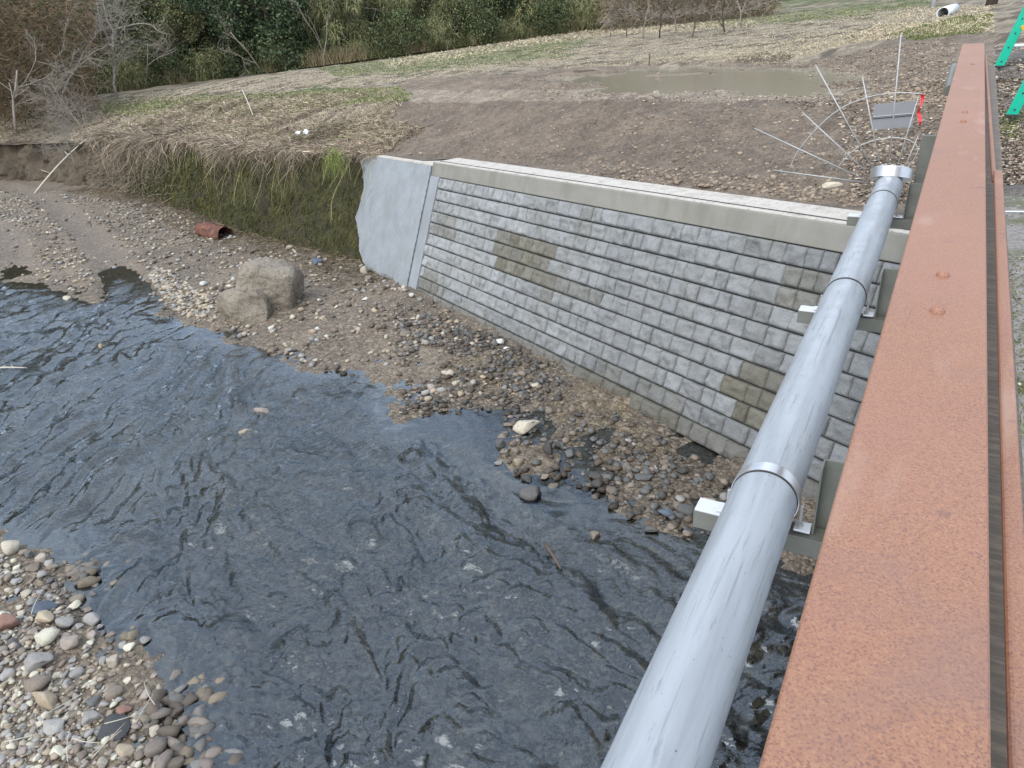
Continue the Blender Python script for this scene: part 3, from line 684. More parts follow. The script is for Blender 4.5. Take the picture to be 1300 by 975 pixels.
mc = np.array([.043, .042, .014])*(1+.5*mf2); mc = mc*(1-smooth(-.1, .5, mf))+np.array([.045, .036, .022])*(1+.4*mf2)*smooth(-.1, .5, mf)
oldwall = tag(mesh('mossy_wall', G.reshape(-1, 3), gridfaces(420, 60), M['moss'], col=np.clip(mc, .005, 1).reshape(-1, 3), smoothf=True),
              'old stone retaining wall covered in dark green moss under hanging straw', 'mossy wall')
G2, bn2, bu2, bB = wallstrip(mb2, 2.3, .55, 200, 40, .35, 97)
mf = fbm(G2*.8, 4, 99)[..., None]
tag(mesh('earth_bank', G2.reshape(-1, 3), gridfaces(200, 40), M['moss'], col=(np.array([.1, .078, .055])*(1+.4*mf)).reshape(-1, 3), smoothf=True), kind='structure')
mosstop = G[:, -1]-mn*.03; banktop = mB*0 if False else (G2[:, -1]+np.array([0, 0, .02]))

# ---------------------------------------------------------------- upper field
capback = [A0+E_*s+SL*LT+bk*(capW+.1)+N*(capH+.01) for s in (WL+8, WL, 10, 5, 0, -.4)]
infback = [wallpt(s, TI+.03, 0)+bk*.08+N*.035 for s in (-1.2, -2.4, -3.4)]
ti = [int(k) for k in np.linspace(60, 419, 14)]; bi = [int(k) for k in np.linspace(4, 199, 40)]
front = capback+infback+[mosstop[k] for k in ti]+[banktop[k]-bn2[k]*random.uniform(.2, .6)+np.array([0, 0, -.08]) for k in bi]+[banktop[-1]+np.array([-25, -4, -1])]
front = np.array(front)
ctrl = [p for p in front]
mudtop = [(505, 127, -2.15), (650, 128, -1.97), (800, 130, -1.82), (950, 131, -1.78), (1100, 132, -1.74), (1200, 132, -1.7)]
cp = mudtop+[(585, 165, -2.52), (760, 180, -2.34), (900, 192, -2.24), (1050, 205, -2.1),
      (690, 103, -1.88), (1090, 117, -1.86), (900, 88, -1.86), (800, 108, -1.93), (950, 105, -1.93), (1030, 95, -1.86),
      (750, 42, -2.0), (600, 62, -2.5), (430, 84, -3.1), (290, 102, -3.75), (130, 124, -4.3), (20, 140, -4.9), (-150, 150, -5.3), (1000, 40, -1.8), (900, 20, -1.8), (1000, 4, -1.45), (1170, 22, -1.35), (1270, 78, -1.2), (1290, 20, -1.0),
      (1290, 148, -1.6), (1290, 300, -1.65), (1180, 90, -1.62), (640, 90, -2.2), (500, 115, -2.3), (400, 118, -2.75), (300, 122, -3.25), (200, 130, -3.8), (300, 150, -3.3), (420, 150, -2.75), (190, 155, -4.1), (100, 145, -4.7)]
ctrl += [onz(*c) for c in cp]
ctrl += [np.array([3, 7.5, -1.62]), np.array([6, 9, -1.62]), np.array([-70, 80, -3.5]), np.array([-20, 90, -2]), np.array([8, 40, -.9]), np.array([12, 90, -.5]), np.array([-100, 45, -6]), np.array([6, 16, -1.5])]
ctrl = np.array(ctrl)
def tps_fit(P, Z, lam=.02):
    n = len(P); d = np.linalg.norm(P[:, None]-P[None], axis=-1); K = np.where(d > 0, d*d*np.log(d+1e-9), 0)+lam*np.eye(n)
    Q = np.c_[np.ones(n), P]; Amat = np.block([[K, Q], [Q.T, np.zeros((3, 3))]])
    return np.linalg.solve(Amat, np.r_[Z, 0, 0, 0])
TPSP = ctrl[:, :2]/20; TPSW = tps_fit(TPSP, ctrl[:, 2], .0005)
def fieldz0(x, y):
    sh = np.shape(x); x = np.ravel(x)/20; y = np.ravel(y)/20; o_ = np.empty(len(x))
    for i in range(0, len(x), 20000):
        a = x[i:i+20000]; b = y[i:i+20000]; d = np.hypot(a[:, None]-TPSP[:, 0], b[:, None]-TPSP[:, 1])
        o_[i:i+20000] = np.where(d > 0, d*d*np.log(d+1e-9), 0) @ TPSW[:len(TPSP)]+TPSW[-3]+TPSW[-2]*a+TPSW[-1]*b
    return o_.reshape(sh)
puddle_px = [(668, 106), (700, 98), (760, 92), (860, 84), (960, 84), (1040, 88), (1092, 98), (1096, 116), (1020, 122), (900, 121), (800, 118), (720, 113)]
pud = [tuple(onz(*p, -1.86)[:2]) for p in puddle_px]
mud_px = [(440, 112), (560, 100), (660, 92), (760, 84), (900, 80), (1000, 78), (1060, 66), (1130, 48), (1200, 42), (1262, 40), (1262, 320), (1085, 300), (1085, 268), (460, 206), (470, 170), (505, 128)]
green_px = [[(120, 128), (300, 118), (505, 110), (530, 120), (500, 130), (300, 134), (130, 142)], [(400, 86), (560, 68), (700, 50), (760, 44), (700, 72), (560, 88), (430, 98)], [(860, 34), (960, 20), (1180, -4), (1180, 8), (1060, 24), (940, 32)],
            [(960, 14), (1080, 2), (1180, -10), (960, -4)], [(1130, 45), (1175, 32), (1240, 18), (1262, 20), (1250, 40), (1160, 52)]]
def region(x, y, z):
    """what grows at a field point: mud, green, each 0..1, plus puddle distance"""
    P = np.stack([x, y, z], -1); a, b = project(P); j = fbm(np.stack([x*.8, y*.8], -1), 3, 111); a2 = a+12*j; b2 = b+5*j
    m = inpoly(a2, b2, mud_px) | ((b > 118) & (b < 135) & (a > 505)); g = np.zeros(np.shape(x), bool)
    for q in green_px: g |= inpoly(a2, b2, q)
    return m, g, a, b
def fieldz(x, y):
    z = fieldz0(x, y); k = inpoly(x, y, pud); d = dseg(x, y, pud, True); sd = np.where(k, -d, d)
    pn = fbm(np.stack([x*.9, y*1.4], -1), 3, 121)
    basin = -1.86-.10*smooth(0, 1.2, -sd+.0)+.085*pn
    wgt = smooth(1.6, 0, sd); z = z*(1-wgt)+(basin+.05*smooth(0, .5, sd))*wgt
    m, g, a, b = region(x, y, z); slope = m & (b > 128)
    z = z+np.where(m, .035*fbm(np.stack([x*2.2, y*2.2], -1), 4, 123)+.03*fbm(np.stack([x*7, y*7], -1), 2, 125), .05*fbm(np.stack([x*1.1, y*1.1], -1), 3, 124))
    return z
def resample(pts, n):
    L = np.r_[0, np.cumsum(np.linalg.norm(np.diff(pts, axis=0), axis=1))]; u = np.linspace(0, 1, n)
    # denser where near the viewer
    dens = 1/np.maximum(np.linalg.norm(pts, axis=1), 5); cum = np.r_[0, np.cumsum((dens[1:]+dens[:-1])/2*np.diff(L))]; cum /= cum[-1]
    LL = np.interp(u, cum, L); return np.stack([np.interp(LL, L, pts[:, k]) for k in range(3)], -1)
NF, NT = 900, 300
FB = resample(front, NF); tt = np.r_[0, .05*np.exp(np.linspace(0, math.log(130/.05), NT-1))]; tt = np.r_[np.linspace(0, 9, 190), 9*np.exp(np.linspace(0.01, math.log(130/9), NT-190))]
Wd = np.array([.3, .954])
FX = FB[:, 0][:, None]+Wd[0]*tt[None]; FY = FB[:, 1][:, None]+Wd[1]*tt[None]
FZ = fieldz(FX, FY); k0 = smooth(.5, 0, tt)[None]; FZ = FZ*(1-k0)+FB[:, 2][:, None]*k0
m_, g_, a_, b_ = region(FX, FY, FZ)
n1 = fbm(np.stack([FX*1.3, FY*1.3], -1), 4, 131)[..., None]; n2 = fbm(np.stack([FX*5, FY*5], -1), 3, 133)[..., None]
straw = np.array([.37, .31, .22])*(1+.25*n1+.3*n2); grn = np.array([.1, .125, .035])*(1+.3*n1+.4*n2); mudc = np.array([.26, .205, .148])*(1+.18*n1+.22*n2)
mudc = np.where((b_ > 128)[..., None], np.array([.225, .176, .128])*(1+.12*n1+.2*n2), mudc)
fcol = straw; fcol = np.where((n1 > .25), np.array([.13, .1, .065]), fcol); fcol = np.where(g_[..., None], grn*.6+straw*.4*(n2 > 0)+grn*.4*(n2 <= 0), fcol); fcol = np.where(m_[..., None], mudc, fcol)
crust = m_ & (b_ > 114) & (b_ < 129+4*n1[..., 0]); fcol = np.where(crust[..., None], np.array([.36, .3, .225])*(1+.3*n2), fcol)
road = (a_ > 1262) & (b_ > 60); fcol = np.where(road[..., None], np.array([.22, .19, .165])*(1+.3*n2), fcol)
tag(mesh('field_ground', np.stack([FX, FY, FZ], -1).reshape(-1, 3), gridfaces(NF, NT)[:, ::-1], M['field'], col=np.clip(fcol, .01, 1).reshape(-1, 3), smoothf=True), kind='structure')
pc = np.array(pud).mean(0); pud_ccw = pud if sum(pud[i-1][0]*pud[i][1]-pud[i][0]*pud[i-1][1] for i in range(len(pud))) > 0 else pud[::-1]
pv = [(pc[0]+(p[0]-pc[0])*1.12, pc[1]+(p[1]-pc[1])*1.12, -1.865) for p in pud_ccw]
tag(mesh('puddle', np.array(pv), [tuple(range(len(pv)))], M['puddle']), kind='structure')

# clods on the disturbed soil
def pts_field(n, poly, zf=True):
    """n random ground points seen inside a pixel polygon, spread evenly over the ground seen"""
    xs = [p[0] for p in poly]; ys = [p[1] for p in poly]; out_ = []
    a = rng.uniform(min(xs), max(xs), n*6); b = rng.uniform(min(ys), max(ys), n*6); k = inpoly(a, b, poly); a = a[k][:n]; b = b[k][:n]
    rr_ = np.stack([(a-CX)/F, -(b-CY)/F, -np.ones(len(a))], -1) @ R.T; z = np.full(len(a), -2.)
    for _ in range(14):
        P = rr_*(z/rr_[:, 2])[:, None]; z = .5*z+.5*np.minimum(fieldz0(P[:, 0], P[:, 1]), -.4)
    P = rr_*(z/rr_[:, 2])[:, None]; ok = (np.hypot(P[:, 0], P[:, 1]) < 95); P = P[ok]; P[:, 2] = fieldz(P[:, 0], P[:, 1]); return P
bm = bmesh.new(); bmesh.ops.create_icosphere(bm, subdivisions=1, radius=.5); B1 = np.array([v.co for v in bm.verts]); F1 = np.array([[v.index for v in f.verts] for f in bm.faces]); bm.free()
def clods(name, P, s, cfun, label):
    P = P[~(inpoly(P[:, 0], P[:, 1], pud) & (P[:, 2] < -1.865))]; s = s[:len(P)]
    n = len(P); B = B1[None]*(1+.3*rng.normal(size=(n, len(B1), 1))*.6)*np.array([1, 1, .6])*s[:, None, None]+P[:, None]
    c = np.repeat(cfun(n), len(B1), 0); f = (F1[None]+(np.arange(n)*len(B1))[:, None, None]).reshape(-1, 3)
    return tag(mesh(name, B.reshape(-1, 3), f, M['pebble'], col=c), label, 'soil clods', kind='stuff')
P = np.concatenate([pts_field(1800, [(470, 190), (520, 130), (1200, 130), (1150, 260), (1085, 262), (760, 225)]), pts_field(3500, [(1000, 82), (1215, 45), (1205, 130), (1080, 130)]), pts_field(1500, [(620, 100), (1000, 76), (1100, 85), (700, 130)]), pts_field(900, [(760, 205), (1085, 240), (1085, 264), (760, 226)])])
clods('soil_clods', P, .02+.075*rng.random(len(P))**3, lambda n: np.array([.23, .18, .13])*rng.uniform(.6, 1.5, (n, 1)), 'countless soil clods and litter on the disturbed brown mud')

P = np.concatenate([pts_field(9000, [(1000, 82), (1215, 45), (1210, 250), (1085, 262), (1060, 140), (960, 128)]), pts_field(4000, [(620, 104), (900, 78), (1100, 80), (1100, 130), (700, 128)]),
    pts_field(600, [(470, 195), (520, 128), (1100, 130), (1085, 264), (760, 226)]), pts_field(3500, [(1262, 60), (1300, 60), (1300, 240), (1265, 240)])])
P = P[~(inpoly(P[:, 0], P[:, 1], pud) & (P[:, 2] < -1.86))]; P[:, 2] += .012; n = len(P)
c = np.array([(.5, .43, .33), (.09, .07, .055), (.3, .23, .17), (.2, .15, .12)])[rng.integers(0, 4, n)]*rng.uniform(.7, 1.3, (n, 1))
V, Fc, c = leafquads(P, rng.uniform(.02, .09, n), c); V[:, 2] = V[:, 2]*.35+np.repeat(P[:, 2], 4)*.65
tag(mesh('leaf_litter', V, Fc, M['grass'], col=c), 'dead leaves and chips scattered over the mud', 'leaf litter', kind='stuff')
# ---------------------------------------------------------------- grass and straw (stuff)
def field_blades(name, polys, label):
    parts = []
    for poly, n, (h0, h1), wd, ca_, cb_, lean in polys:
        P = pts_field(n, poly); n = len(P)
        if n == 0: continue
        dist = np.linalg.norm(P, axis=1); Dv = rng.normal(size=(n, 3))*lean; Dv[:, 2] = np.abs(Dv[:, 2])*.5+.6
        t = rng.random((n, 1)); c = (np.array(ca_)*(1-t)+np.array(cb_)*t)*rng.uniform(.7, 1.2, (n, 1))
        parts.append(ribbons(P, Dv, rng.uniform(h0, h1, n), .5, np.maximum(wd, dist*.0009), 2, c))
    V, Fc, c = cat(parts); return tag(mesh(name, V, Fc, M['grass'], col=c), label, 'grass', kind='stuff')
st0, st1, gr0, gr1 = (.4, .34, .22), (.58, .51, .37), (.1, .14, .03), (.2, .24, .07)
field_blades('straw_stubble', [
 ([(130, 125), (430, 84), (750, 40), (900, 22), (1180, 8), (1130, 45), (1000, 76), (640, 90), (440, 110)], 60000, (.03, .085), .005, st0, st1, 1.1),
 ([(480, 78), (760, 36), (960, 26), (960, 34), (760, 46), (500, 86)], 5000, (.15, .4), .01, st0, st1, .8),
 ([(1060, 60), (1150, 10), (1262, 8), (1262, 40), (1150, 48)], 7000, (.06, .2), .006, st0, st1, 1)], 'pale dry straw and stubble over the field')
field_blades('bank_straw', [([(-60, 178), (-40, 142), (60, 135), (130, 126), (505, 112), (512, 130), (475, 190), (380, 190), (200, 180)], 26000, (.08, .3), .009, (.24, .19, .13), (.46, .39, .28), 1.1), ([(125, 136), (300, 122), (510, 110), (520, 128), (300, 146), (130, 146)], 12000, (.06, .2), .009, (.13, .17, .05), (.24, .27, .1), 1)], 'tangled dry grass on the bank above the mossy wall')
field_blades('green_grass', [(q, 5200 if i < 2 else 3600, (.04, .14), .006, gr0, gr1, .9) for i, q in enumerate(green_px)]+
 [([(1270, 140), (1300, 135), (1300, 175), (1272, 172)], 300, (.05, .15), .006, gr0, gr1, .9)], 'short green grass growing in strips across the field')
# matted straw on top of the mossy wall and hanging over it
def overhang():
    parts = []
    n = 60000; i = rng.integers(30, 419, n); P = mosstop[i].copy(); back = rng.random(n)**1.3*np.where(i < 150, 1.6, 5.5); nn = mn[i]
    P[:, :2] += nn[:, :2]*(back[:, None]-.15); zf = fieldz(P[:, 0], P[:, 1]); P[:, 2] = np.where(back < .4, np.maximum(mosstop[i][:, 2], zf-.1), zf)
    dist = np.linalg.norm(P, axis=1)
    Dv = rng.normal(size=(n, 3)); Dv[:, :2] -= nn[:, :2]*.4; Dv[:, 2] = np.abs(Dv[:, 2])*.6+.1
    t = rng.random((n, 1)); pick = fbm(P[:, :2]*.7, 3, 141)[:, None]
    c = np.where(pick > .3, np.array([.25, .2, .15]), np.array([.44, .36, .265]))*(.5+.9*t)
    c = np.where((rng.random((n, 1)) < .12) & (back[:, None] > .6), np.array([.13, .16, .05]), c)
    parts.append(ribbons(P, Dv, rng.uniform(.08, .42, n), rng.uniform(.1, 1.0, n), np.maximum(.007, dist*.0006)*np.where(rng.random(n) < .12, 2.4, 1), 5, c*np.where(rng.random((n, 1)) < .12, 1.5, 1)*np.where(rng.random((n, 1)) < .25, .45, 1), wig=.22))
    n = 9500; i = rng.integers(40, 419, n); P = mosstop[i].copy(); nn = mn[i]; P[:, :2] -= nn[:, :2]*rng.uniform(-.1, .12, (n, 1)); P[:, 2] += rng.uniform(-.05, .15, n)
    Dv = rng.normal(size=(n, 3))*.9; Dv[:, :2] -= nn[:, :2]*.7; Dv[:, 2] += .1
    lm = (.35+.75*smooth(-.3, .6, fbm(mosstop[i][:, :2]*.5, 3, 143)))*np.where(i > 230, 1.5, 1); L = rng.uniform(.2, 1., n)*lm
    c = np.array([.36, .3, .22])*rng.uniform(.4, 1.4, (n, 1)); dist = np.linalg.norm(P, axis=1)
    parts.append(ribbons(P, Dv, L, rng.uniform(.2, 1.5, n), np.maximum(.006, dist*.0006)*np.where(rng.random(n) < .15, 2.4, 1), 7, c*np.where(rng.random((n, 1)) < .2, .4, 1), wig=.25))
    n = 7000; i = np.minimum((419-np.abs(rng.normal(size=n))*62).astype(int).clip(180, 418), 418); j = rng.integers(10, 59, n); P = G[i, j].copy(); nn = mn[i]        # dry vines cloaking the farther end
    Dv = rng.normal(size=(n, 3)); Dv[:, :2] -= nn[:, :2]*.5
    c = np.array([.3, .25, .19])*rng.uniform(.4, 1.4, (n, 1))
    parts.append(ribbons(P, Dv, rng.uniform(.2, .7, n), .6, .016, 4, c, wig=.2))
    V, Fc, c = cat(parts); tag(mesh('hanging_straw', V, Fc, M['grass'], col=c), 'matted dry straw and vines over the bank edge and mossy wall', 'dry grass', kind='stuff')
    n = 16000; i = rng.integers(0, 199, n); P = banktop[i]-bn2[i]*rng.uniform(.1, .75, (n, 1)); P[:, 2] += rng.uniform(-.15, .3, n)
    Dv = rng.normal(size=(n, 3)); Dv[:, :2] -= bn2[i][:, :2]*.6; c = np.array([.36, .3, .22])*rng.uniform(.3, 1.4, (n, 1))
    parts.append(ribbons(P, Dv, rng.uniform(.3, 1.2, n), rng.uniform(.2, 1.5, n), .03, 6, c, wig=.25))
    n = 3500; i = rng.integers(0, 199, n); j = rng.integers(8, 39, n); P = G2[i, j].copy(); Dv = rng.normal(size=(n, 3)); Dv[:, :2] -= bn2[i][:, :2]*.6
    parts.append(ribbons(P, Dv, rng.uniform(.2, .8, n), .7, .03, 4, np.array([.2, .16, .1])*rng.uniform(.3, 1.5, (n, 1)), wig=.2))
    # moss tufts and yellow trailing vines on the wall face
    n = 26000; i = rng.integers(0, 419, n); j = rng.integers(0, 58, n); P = G[i, j]+(G[np.minimum(i+1, 419), j]-G[i, j])*rng.random((n, 1)); nn = mn[i]
    Dv = rng.normal(size=(n, 3))*.6; Dv[:, :2] -= nn[:, :2]*.8; Dv[:, 2] -= .3; q = fbm(P*1.3, 3, 145)[:, None]
    c = np.where(q > 0, np.array([.075, .072, .02]), np.array([.05, .055, .015]))*rng.uniform(.5, 1.7, (n, 1))
    a = ribbons(P, Dv, rng.uniform(.04, .15, n), .7, np.maximum(.012, np.linalg.norm(P, axis=1)*.0009), 2, c)
    n = 150; i = rng.integers(20, 330, n); P = mosstop[i].copy(); P[:, :2] -= mn[i][:, :2]*.02; fall = (G[i, 20]-G[i, -1]); fall /= np.linalg.norm(fall, axis=1)[:, None]
    fall[:, :2] -= mn[i][:, :2]*.04; c = np.array([.4, .38, .17])*rng.uniform(.5, 1.3, (n, 1))
    P += (-mn[i])*.06; fall += rng.normal(size=(n, 3))*.06
    b = ribbons(P, fall, rng.uniform(.4, 1.9, n), .05, .008, 14, c, wig=.06, taper=False)
    V, Fc, c = cat([a, b]); tag(mesh('wall_moss', V, Fc, M['grass'], col=c), 'moss tufts and thin yellow trailing vines on the old wall face', 'moss', kind='stuff')
overhang()
n = 9000; i = rng.integers(0, 419, n); P = mB[i]-mn[i]*rng.uniform(-.1, 1.1, (n, 1))**2*1.1; P[:, 2] = streamz(P[:, 0], P[:, 1])+bed_h(P[:, 0], P[:, 1])[0]+.01
Dv = rng.normal(size=(n, 3)); Dv[:, 2] = np.abs(Dv[:, 2])*.35; c = np.array([(.33, .27, .19), (.1, .09, .03), (.15, .11, .07), (.07, .05, .035)])[rng.integers(0, 4, n)]*rng.uniform(.6, 1.3, (n, 1))
V, Fc, c = ribbons(P, Dv, rng.uniform(.08, .4, n), .3, .013, 3, c, wig=.2)
tag(mesh('bank_debris', V, Fc, M['grass'], col=c), 'straw and root debris along the foot of the mossy wall', 'debris', kind='stuff')
# a green tuft by the infill corner
P0 = onz(424, 200, -3.0); n = 260; P = np.repeat(P0[None], n, 0)+rng.normal(size=(n, 3))*.12; Dv = rng.normal(size=(n, 3)); Dv[:, 2] = np.abs(Dv[:, 2])+.3
V, Fc, c = ribbons(P, Dv, rng.uniform(.2, .5, n), 1.6, .014, 5, np.array([.2, .24, .07])*rng.uniform(.6, 1.3, (n, 1)))
tag(mesh('grass_tuft', V, Fc, M['grass'], col=c), 'bright green grass tuft hanging at the corner of the mossy wall', 'grass tuft')

# ---------------------------------------------------------------- trees
def crown_mesh(name, seed, h, rad, nleaf, size, pal, kind='leaf'):
    r_ = np.random.default_rng(seed); nc = 46
    th = r_.uniform(0, 6.28, nc); zz = r_.random(nc); rad_z = rad*np.sqrt(np.clip(1-(zz*1.15-.42)**2*1.7, .12, 1)); q = r_.random(nc)**.5
    C = np.stack([np.cos(th)*rad_z*q, np.sin(th)*rad_z*q, .2+zz*h*.93], -1); cr_ = r_.uniform(.5, 1.15, nc)*rad*.36
    k = r_.integers(0, nc, nleaf); o = r_.normal(size=(nleaf, 3)); o /= np.linalg.norm(o, axis=1)[:, None]; P = C[k]+o*(cr_[k]*r_.uniform(.55, 1.08, nleaf))[:, None]
    P[:, 2] = np.maximum(P[:, 2], .05); tone = r_.uniform(.65, 1.35, nc)[k][:, None]
    pal = np.array(pal); c = pal[r_.integers(0, len(pal), nleaf)]*tone*r_.uniform(.75, 1.3, (nleaf, 1))
    if kind == 'leaf': V, Fc, c = leafquads(P, size*r_.uniform(.6, 1.3, nleaf), c)
    else:
        Dv = r_.normal(size=(nleaf, 3))*.6; Dv += o*.8; V, Fc, c = ribbons(P, Dv, size*r_.uniform(1, 2.2, nleaf), .8, size*.22, 2, c)
    me = mesh(name, V, Fc, M['leaf'], col=c); S.collection.objects.unlink(me); return me
def trunk_mesh(h, r0):
    parts = [tube([(0, 0, -.4), (.1, .05, h*.3), (-.1, .1, h*.6), (.05, 0, h*.9)], [r0, r0*.8, r0*.5, r0*.15], 7)]
    for k in range(7):
        a = random.uniform(0, 6.28); z = h*random.uniform(.2, .7); l = h*.28
        parts.append(tube([(0, 0, z), (math.cos(a)*l*.5, math.sin(a)*l*.5, z+l*.3), (math.cos(a)*l, math.sin(a)*l, z+l*.7)], [r0*.35, r0*.2, r0*.06], 5))
    V, Fs = join(parts); o = mesh('trunk', V, Fs, M['bark'], smoothf=True); S.collection.objects.unlink(o); return o
dk = [(.04, .065, .03), (.055, .085, .035), (.03, .05, .025), (.09, .12, .055)]; ol = [(.12, .125, .05), (.09, .1, .04), (.17, .16, .08)]; yl = [(.2, .2, .09), (.14, .16, .06), (.27, .24, .14), (.09, .115, .045)]
kinds = {}
kinds['evergreen_tree'] = [(crown_mesh('crown', 1, 11, 3.6, 15000, .26, dk), trunk_mesh(9, .25)), (crown_mesh('crown', 2, 9, 4.0, 15000, .24, dk+[(.04, .06, .03)]), trunk_mesh(8, .22))]
kinds['bushy_tree'] = [(crown_mesh('crown', 3, 7.5, 3.2, 12000, .22, ol), trunk_mesh(6, .16)), (crown_mesh('crown', 4, 6.5, 3.4, 12000, .2, ol+dk[:2]), trunk_mesh(5, .15))]
kinds['bamboo_clump'] = [(crown_mesh('crown', 5, 6.5, 2.8, 9000, .22, yl, 'r'), trunk_mesh(5, .07)), (crown_mesh('crown', 6, 5.0, 2.6, 8000, .2, yl+ol, 'r'), trunk_mesh(4, .07))]
kinds['leafy_shrub'] = [(crown_mesh('crown', 7, 2.6, 2.0, 5000, .16, dk+ol+[(.07, .1, .04)]), trunk_mesh(1.8, .05)), (crown_mesh('crown', 8, 2.2, 1.8, 4500, .16, yl, 'r'), trunk_mesh(1.5, .05))]
def place_tree(kind, v, x, y, z, sc, rot, label, grp):
    c0, t0_ = kinds[kind][v]; root = empty(kind, (x, y, z), label, 'shrub' if 'shrub' in kind else ('bamboo' if 'bamboo' in kind else 'tree'), grp)
    root.rotation_euler = (0, 0, rot); root.scale = (sc, sc, sc)
    for src, nm in ((c0, 'crown'), (t0_, 'trunk')):
        o = src.copy(); o.name = nm; link(o, root)
edge = np.array([onz(*p) for p in ((-150, 140, -5.3), (-20, 138, -5), (60, 130, -4.7), (130, 120, -4.3), (290, 98, -3.75), (430, 80, -3.1), (600, 57, -2.5), (750, 38, -2.0), (800, 30, -1.95))])
epx = np.array([-150, -20, 60, 130, 290, 430, 600, 750, 800])
def edgeat(p, back):
    q = np.array([np.interp(p, epx, edge[:, k]) for k in range(3)]); dv = q[:2]/np.linalg.norm(q[:2]); q[:2] += dv*back; return q
tl = {'evergreen_tree': 'dark evergreen tree in the belt behind the field', 'bushy_tree': 'olive green bushy tree in the belt behind the field', 'bamboo_clump': 'yellowish green bamboo clump in the belt behind the field', 'leafy_shrub': 'low leafy shrub at the field edge under the trees'}
ug = {'evergreen_tree': 'dark evergreens behind the field', 'bushy_tree': 'olive bushy trees behind the field', 'bamboo_clump': 'bamboo clumps behind the field', 'leafy_shrub': 'shrubs along the far field edge'}
back_row = [(p, 9+random.uniform(0, 4), 'evergreen_tree') for p in range(60, 830, 42)]
mid_row = [(95, 4, 'bushy_tree'), (150, 4, 'evergreen_tree'), (200, 4, 'bushy_tree'), (245, 3.5, 'bushy_tree'), (300, 4, 'evergreen_tree'), (350, 3, 'evergreen_tree'), (400, 4, 'evergreen_tree'), (440, 3, 'bamboo_clump'),
           (480, 4, 'bushy_tree'), (520, 3, 'bamboo_clump'), (556, 4, 'bushy_tree'), (590, 3, 'bamboo_clump'), (625, 4, 'evergreen_tree'), (660, 4, 'bamboo_clump'), (690, 5, 'evergreen_tree'), (722, 4, 'bushy_tree'), (752, 7, 'evergreen_tree')]
low_row = [(p, random.uniform(.4, 1.4), 'leafy_shrub') for p in range(125, 760, 48)]
for i, (p, b_k, kd) in enumerate(back_row+mid_row+low_row):
    q = edgeat(p+random.uniform(-6, 6), b_k); d = np.linalg.norm(q)/62
    place_tree(kd, i % 2, q[0], q[1], q[2]-.2, random.uniform(.7, 1.25)*(.75+.25*d), random.uniform(0, 6.28), tl[kd], ug[kd])

# bare trees and shrubs
def bare_tree(seed, h, r0, spread, depth=5, curl=.5, kids=(2, 4), tube_n=4):
    r_ = random.Random(seed); tr = []; br = []
    def grow(p, d, L, r, lv):
        pts = [np.array(p, float)]; d = np.array(d, float); n = 4
        for k in range(n):
            d = d+np.array([r_.gauss(0, 1), r_.gauss(0, 1), r_.gauss(0, .7)])*curl*.28; d /= np.linalg.norm(d); pts.append(pts[-1]+d*L/n)
        (tr if lv == 0 else br).append(tube(pts, np.linspace(r, r*.6, n+1), tube_n if lv else 7, lv == 0))
        if lv >= depth: return
        for k in range(r_.randint(*kids)):
            j = r_.randint(1, n); nd = d+np.array([r_.gauss(0, 1), r_.gauss(0, 1), r_.gauss(.15, .6)])*spread; nd /= np.linalg.norm(nd)
            grow(pts[j], nd, L*r_.uniform(.55, .85), r*.58, lv+1)
    grow((0, 0, -.1), (0, 0, 1), h*.4, r0, 0)
    return join(tr), join(br)
def place_bare(name, vf, loc, label, catg, grp=None, m='bare', lean=(0, 0, 0), sc=1):
    root = empty(name, loc, label, catg, grp); root.rotation_euler = lean; root.scale = (sc,)*3
    mesh('trunk', vf[0][0], vf[0][1], M[m], root, smoothf=True); mesh('branches', vf[1][0], vf[1][1], M[m], root)
    return root
q = onz(75, 150, -4.9); place_bare('bare_tree', bare_tree(3, 9, .075, .8, 6, .5), q*.92, 'bare pale branched tree leaning over the far left bank', 'bare tree', lean=(-.1, .25, 0))
q = onz(20, 165, -5.2); place_bare('bare_tree', bare_tree(4, 9, .08, .8, 6, .5), q*.9, 'bare tree at the far left edge of the photo on the earth bank', 'bare tree', lean=(.1, .2, 1))
q = onz(150, 128, -4.4); place_bare('bare_tree', bare_tree(43, 13, .11, .95, 6, .8, (3, 4)), q, 'tall pale bare tree spreading its branches before the dark evergreens', 'bare tree', lean=(0, -.15, 2))
q = onz(128, 190, -4.6); place_bare('bare_shrub', bare_tree(5, 4.2, .03, .8, 5, .6, (3, 5)), q*.9, 'tangled bare shrub on the end of the mossy wall', 'bare shrub')
q = onz(95, 210, -5.0); place_bare('bare_shrub', bare_tree(15, 3.2, .025, 1.0, 5, .7, (3, 5)), q*.9, 'low tangled bare shrub hanging over the earth bank', 'bare shrub')
bsm = [bare_tree(20+i, 4, .045, .8, 5, .7, (3, 4)) for i in range(2)]
proto = [None, None]
lb = 'leafless brown twig shrub at the right end of the tree belt'
for i in range(9):
    p = 775+i*21; q = onz(p, 33-i*1.0, -1.9) if i < 9 else onz(p, 20-(i-9)*.7, -1.85); q = q/np.linalg.norm(q)*random.uniform(46, 60); q[2] = -1.9
    k = i % 2
    if proto[k] is None: r0 = place_bare('twig_shrub', bsm[k], q, lb, 'shrub', 'leafless shrubs right of the tree belt', 'bark' if k else 'bare'); proto[k] = r0
    else:
        r1 = proto[k].copy(); link(r1); r1.location = q
        for ch in proto[k].children: c_ = ch.copy(); link(c_, r1)
        r0 = r1
    r0.rotation_euler = (0, 0, i*1.3); r0.scale = (random.uniform(.8, 1.3),)*3
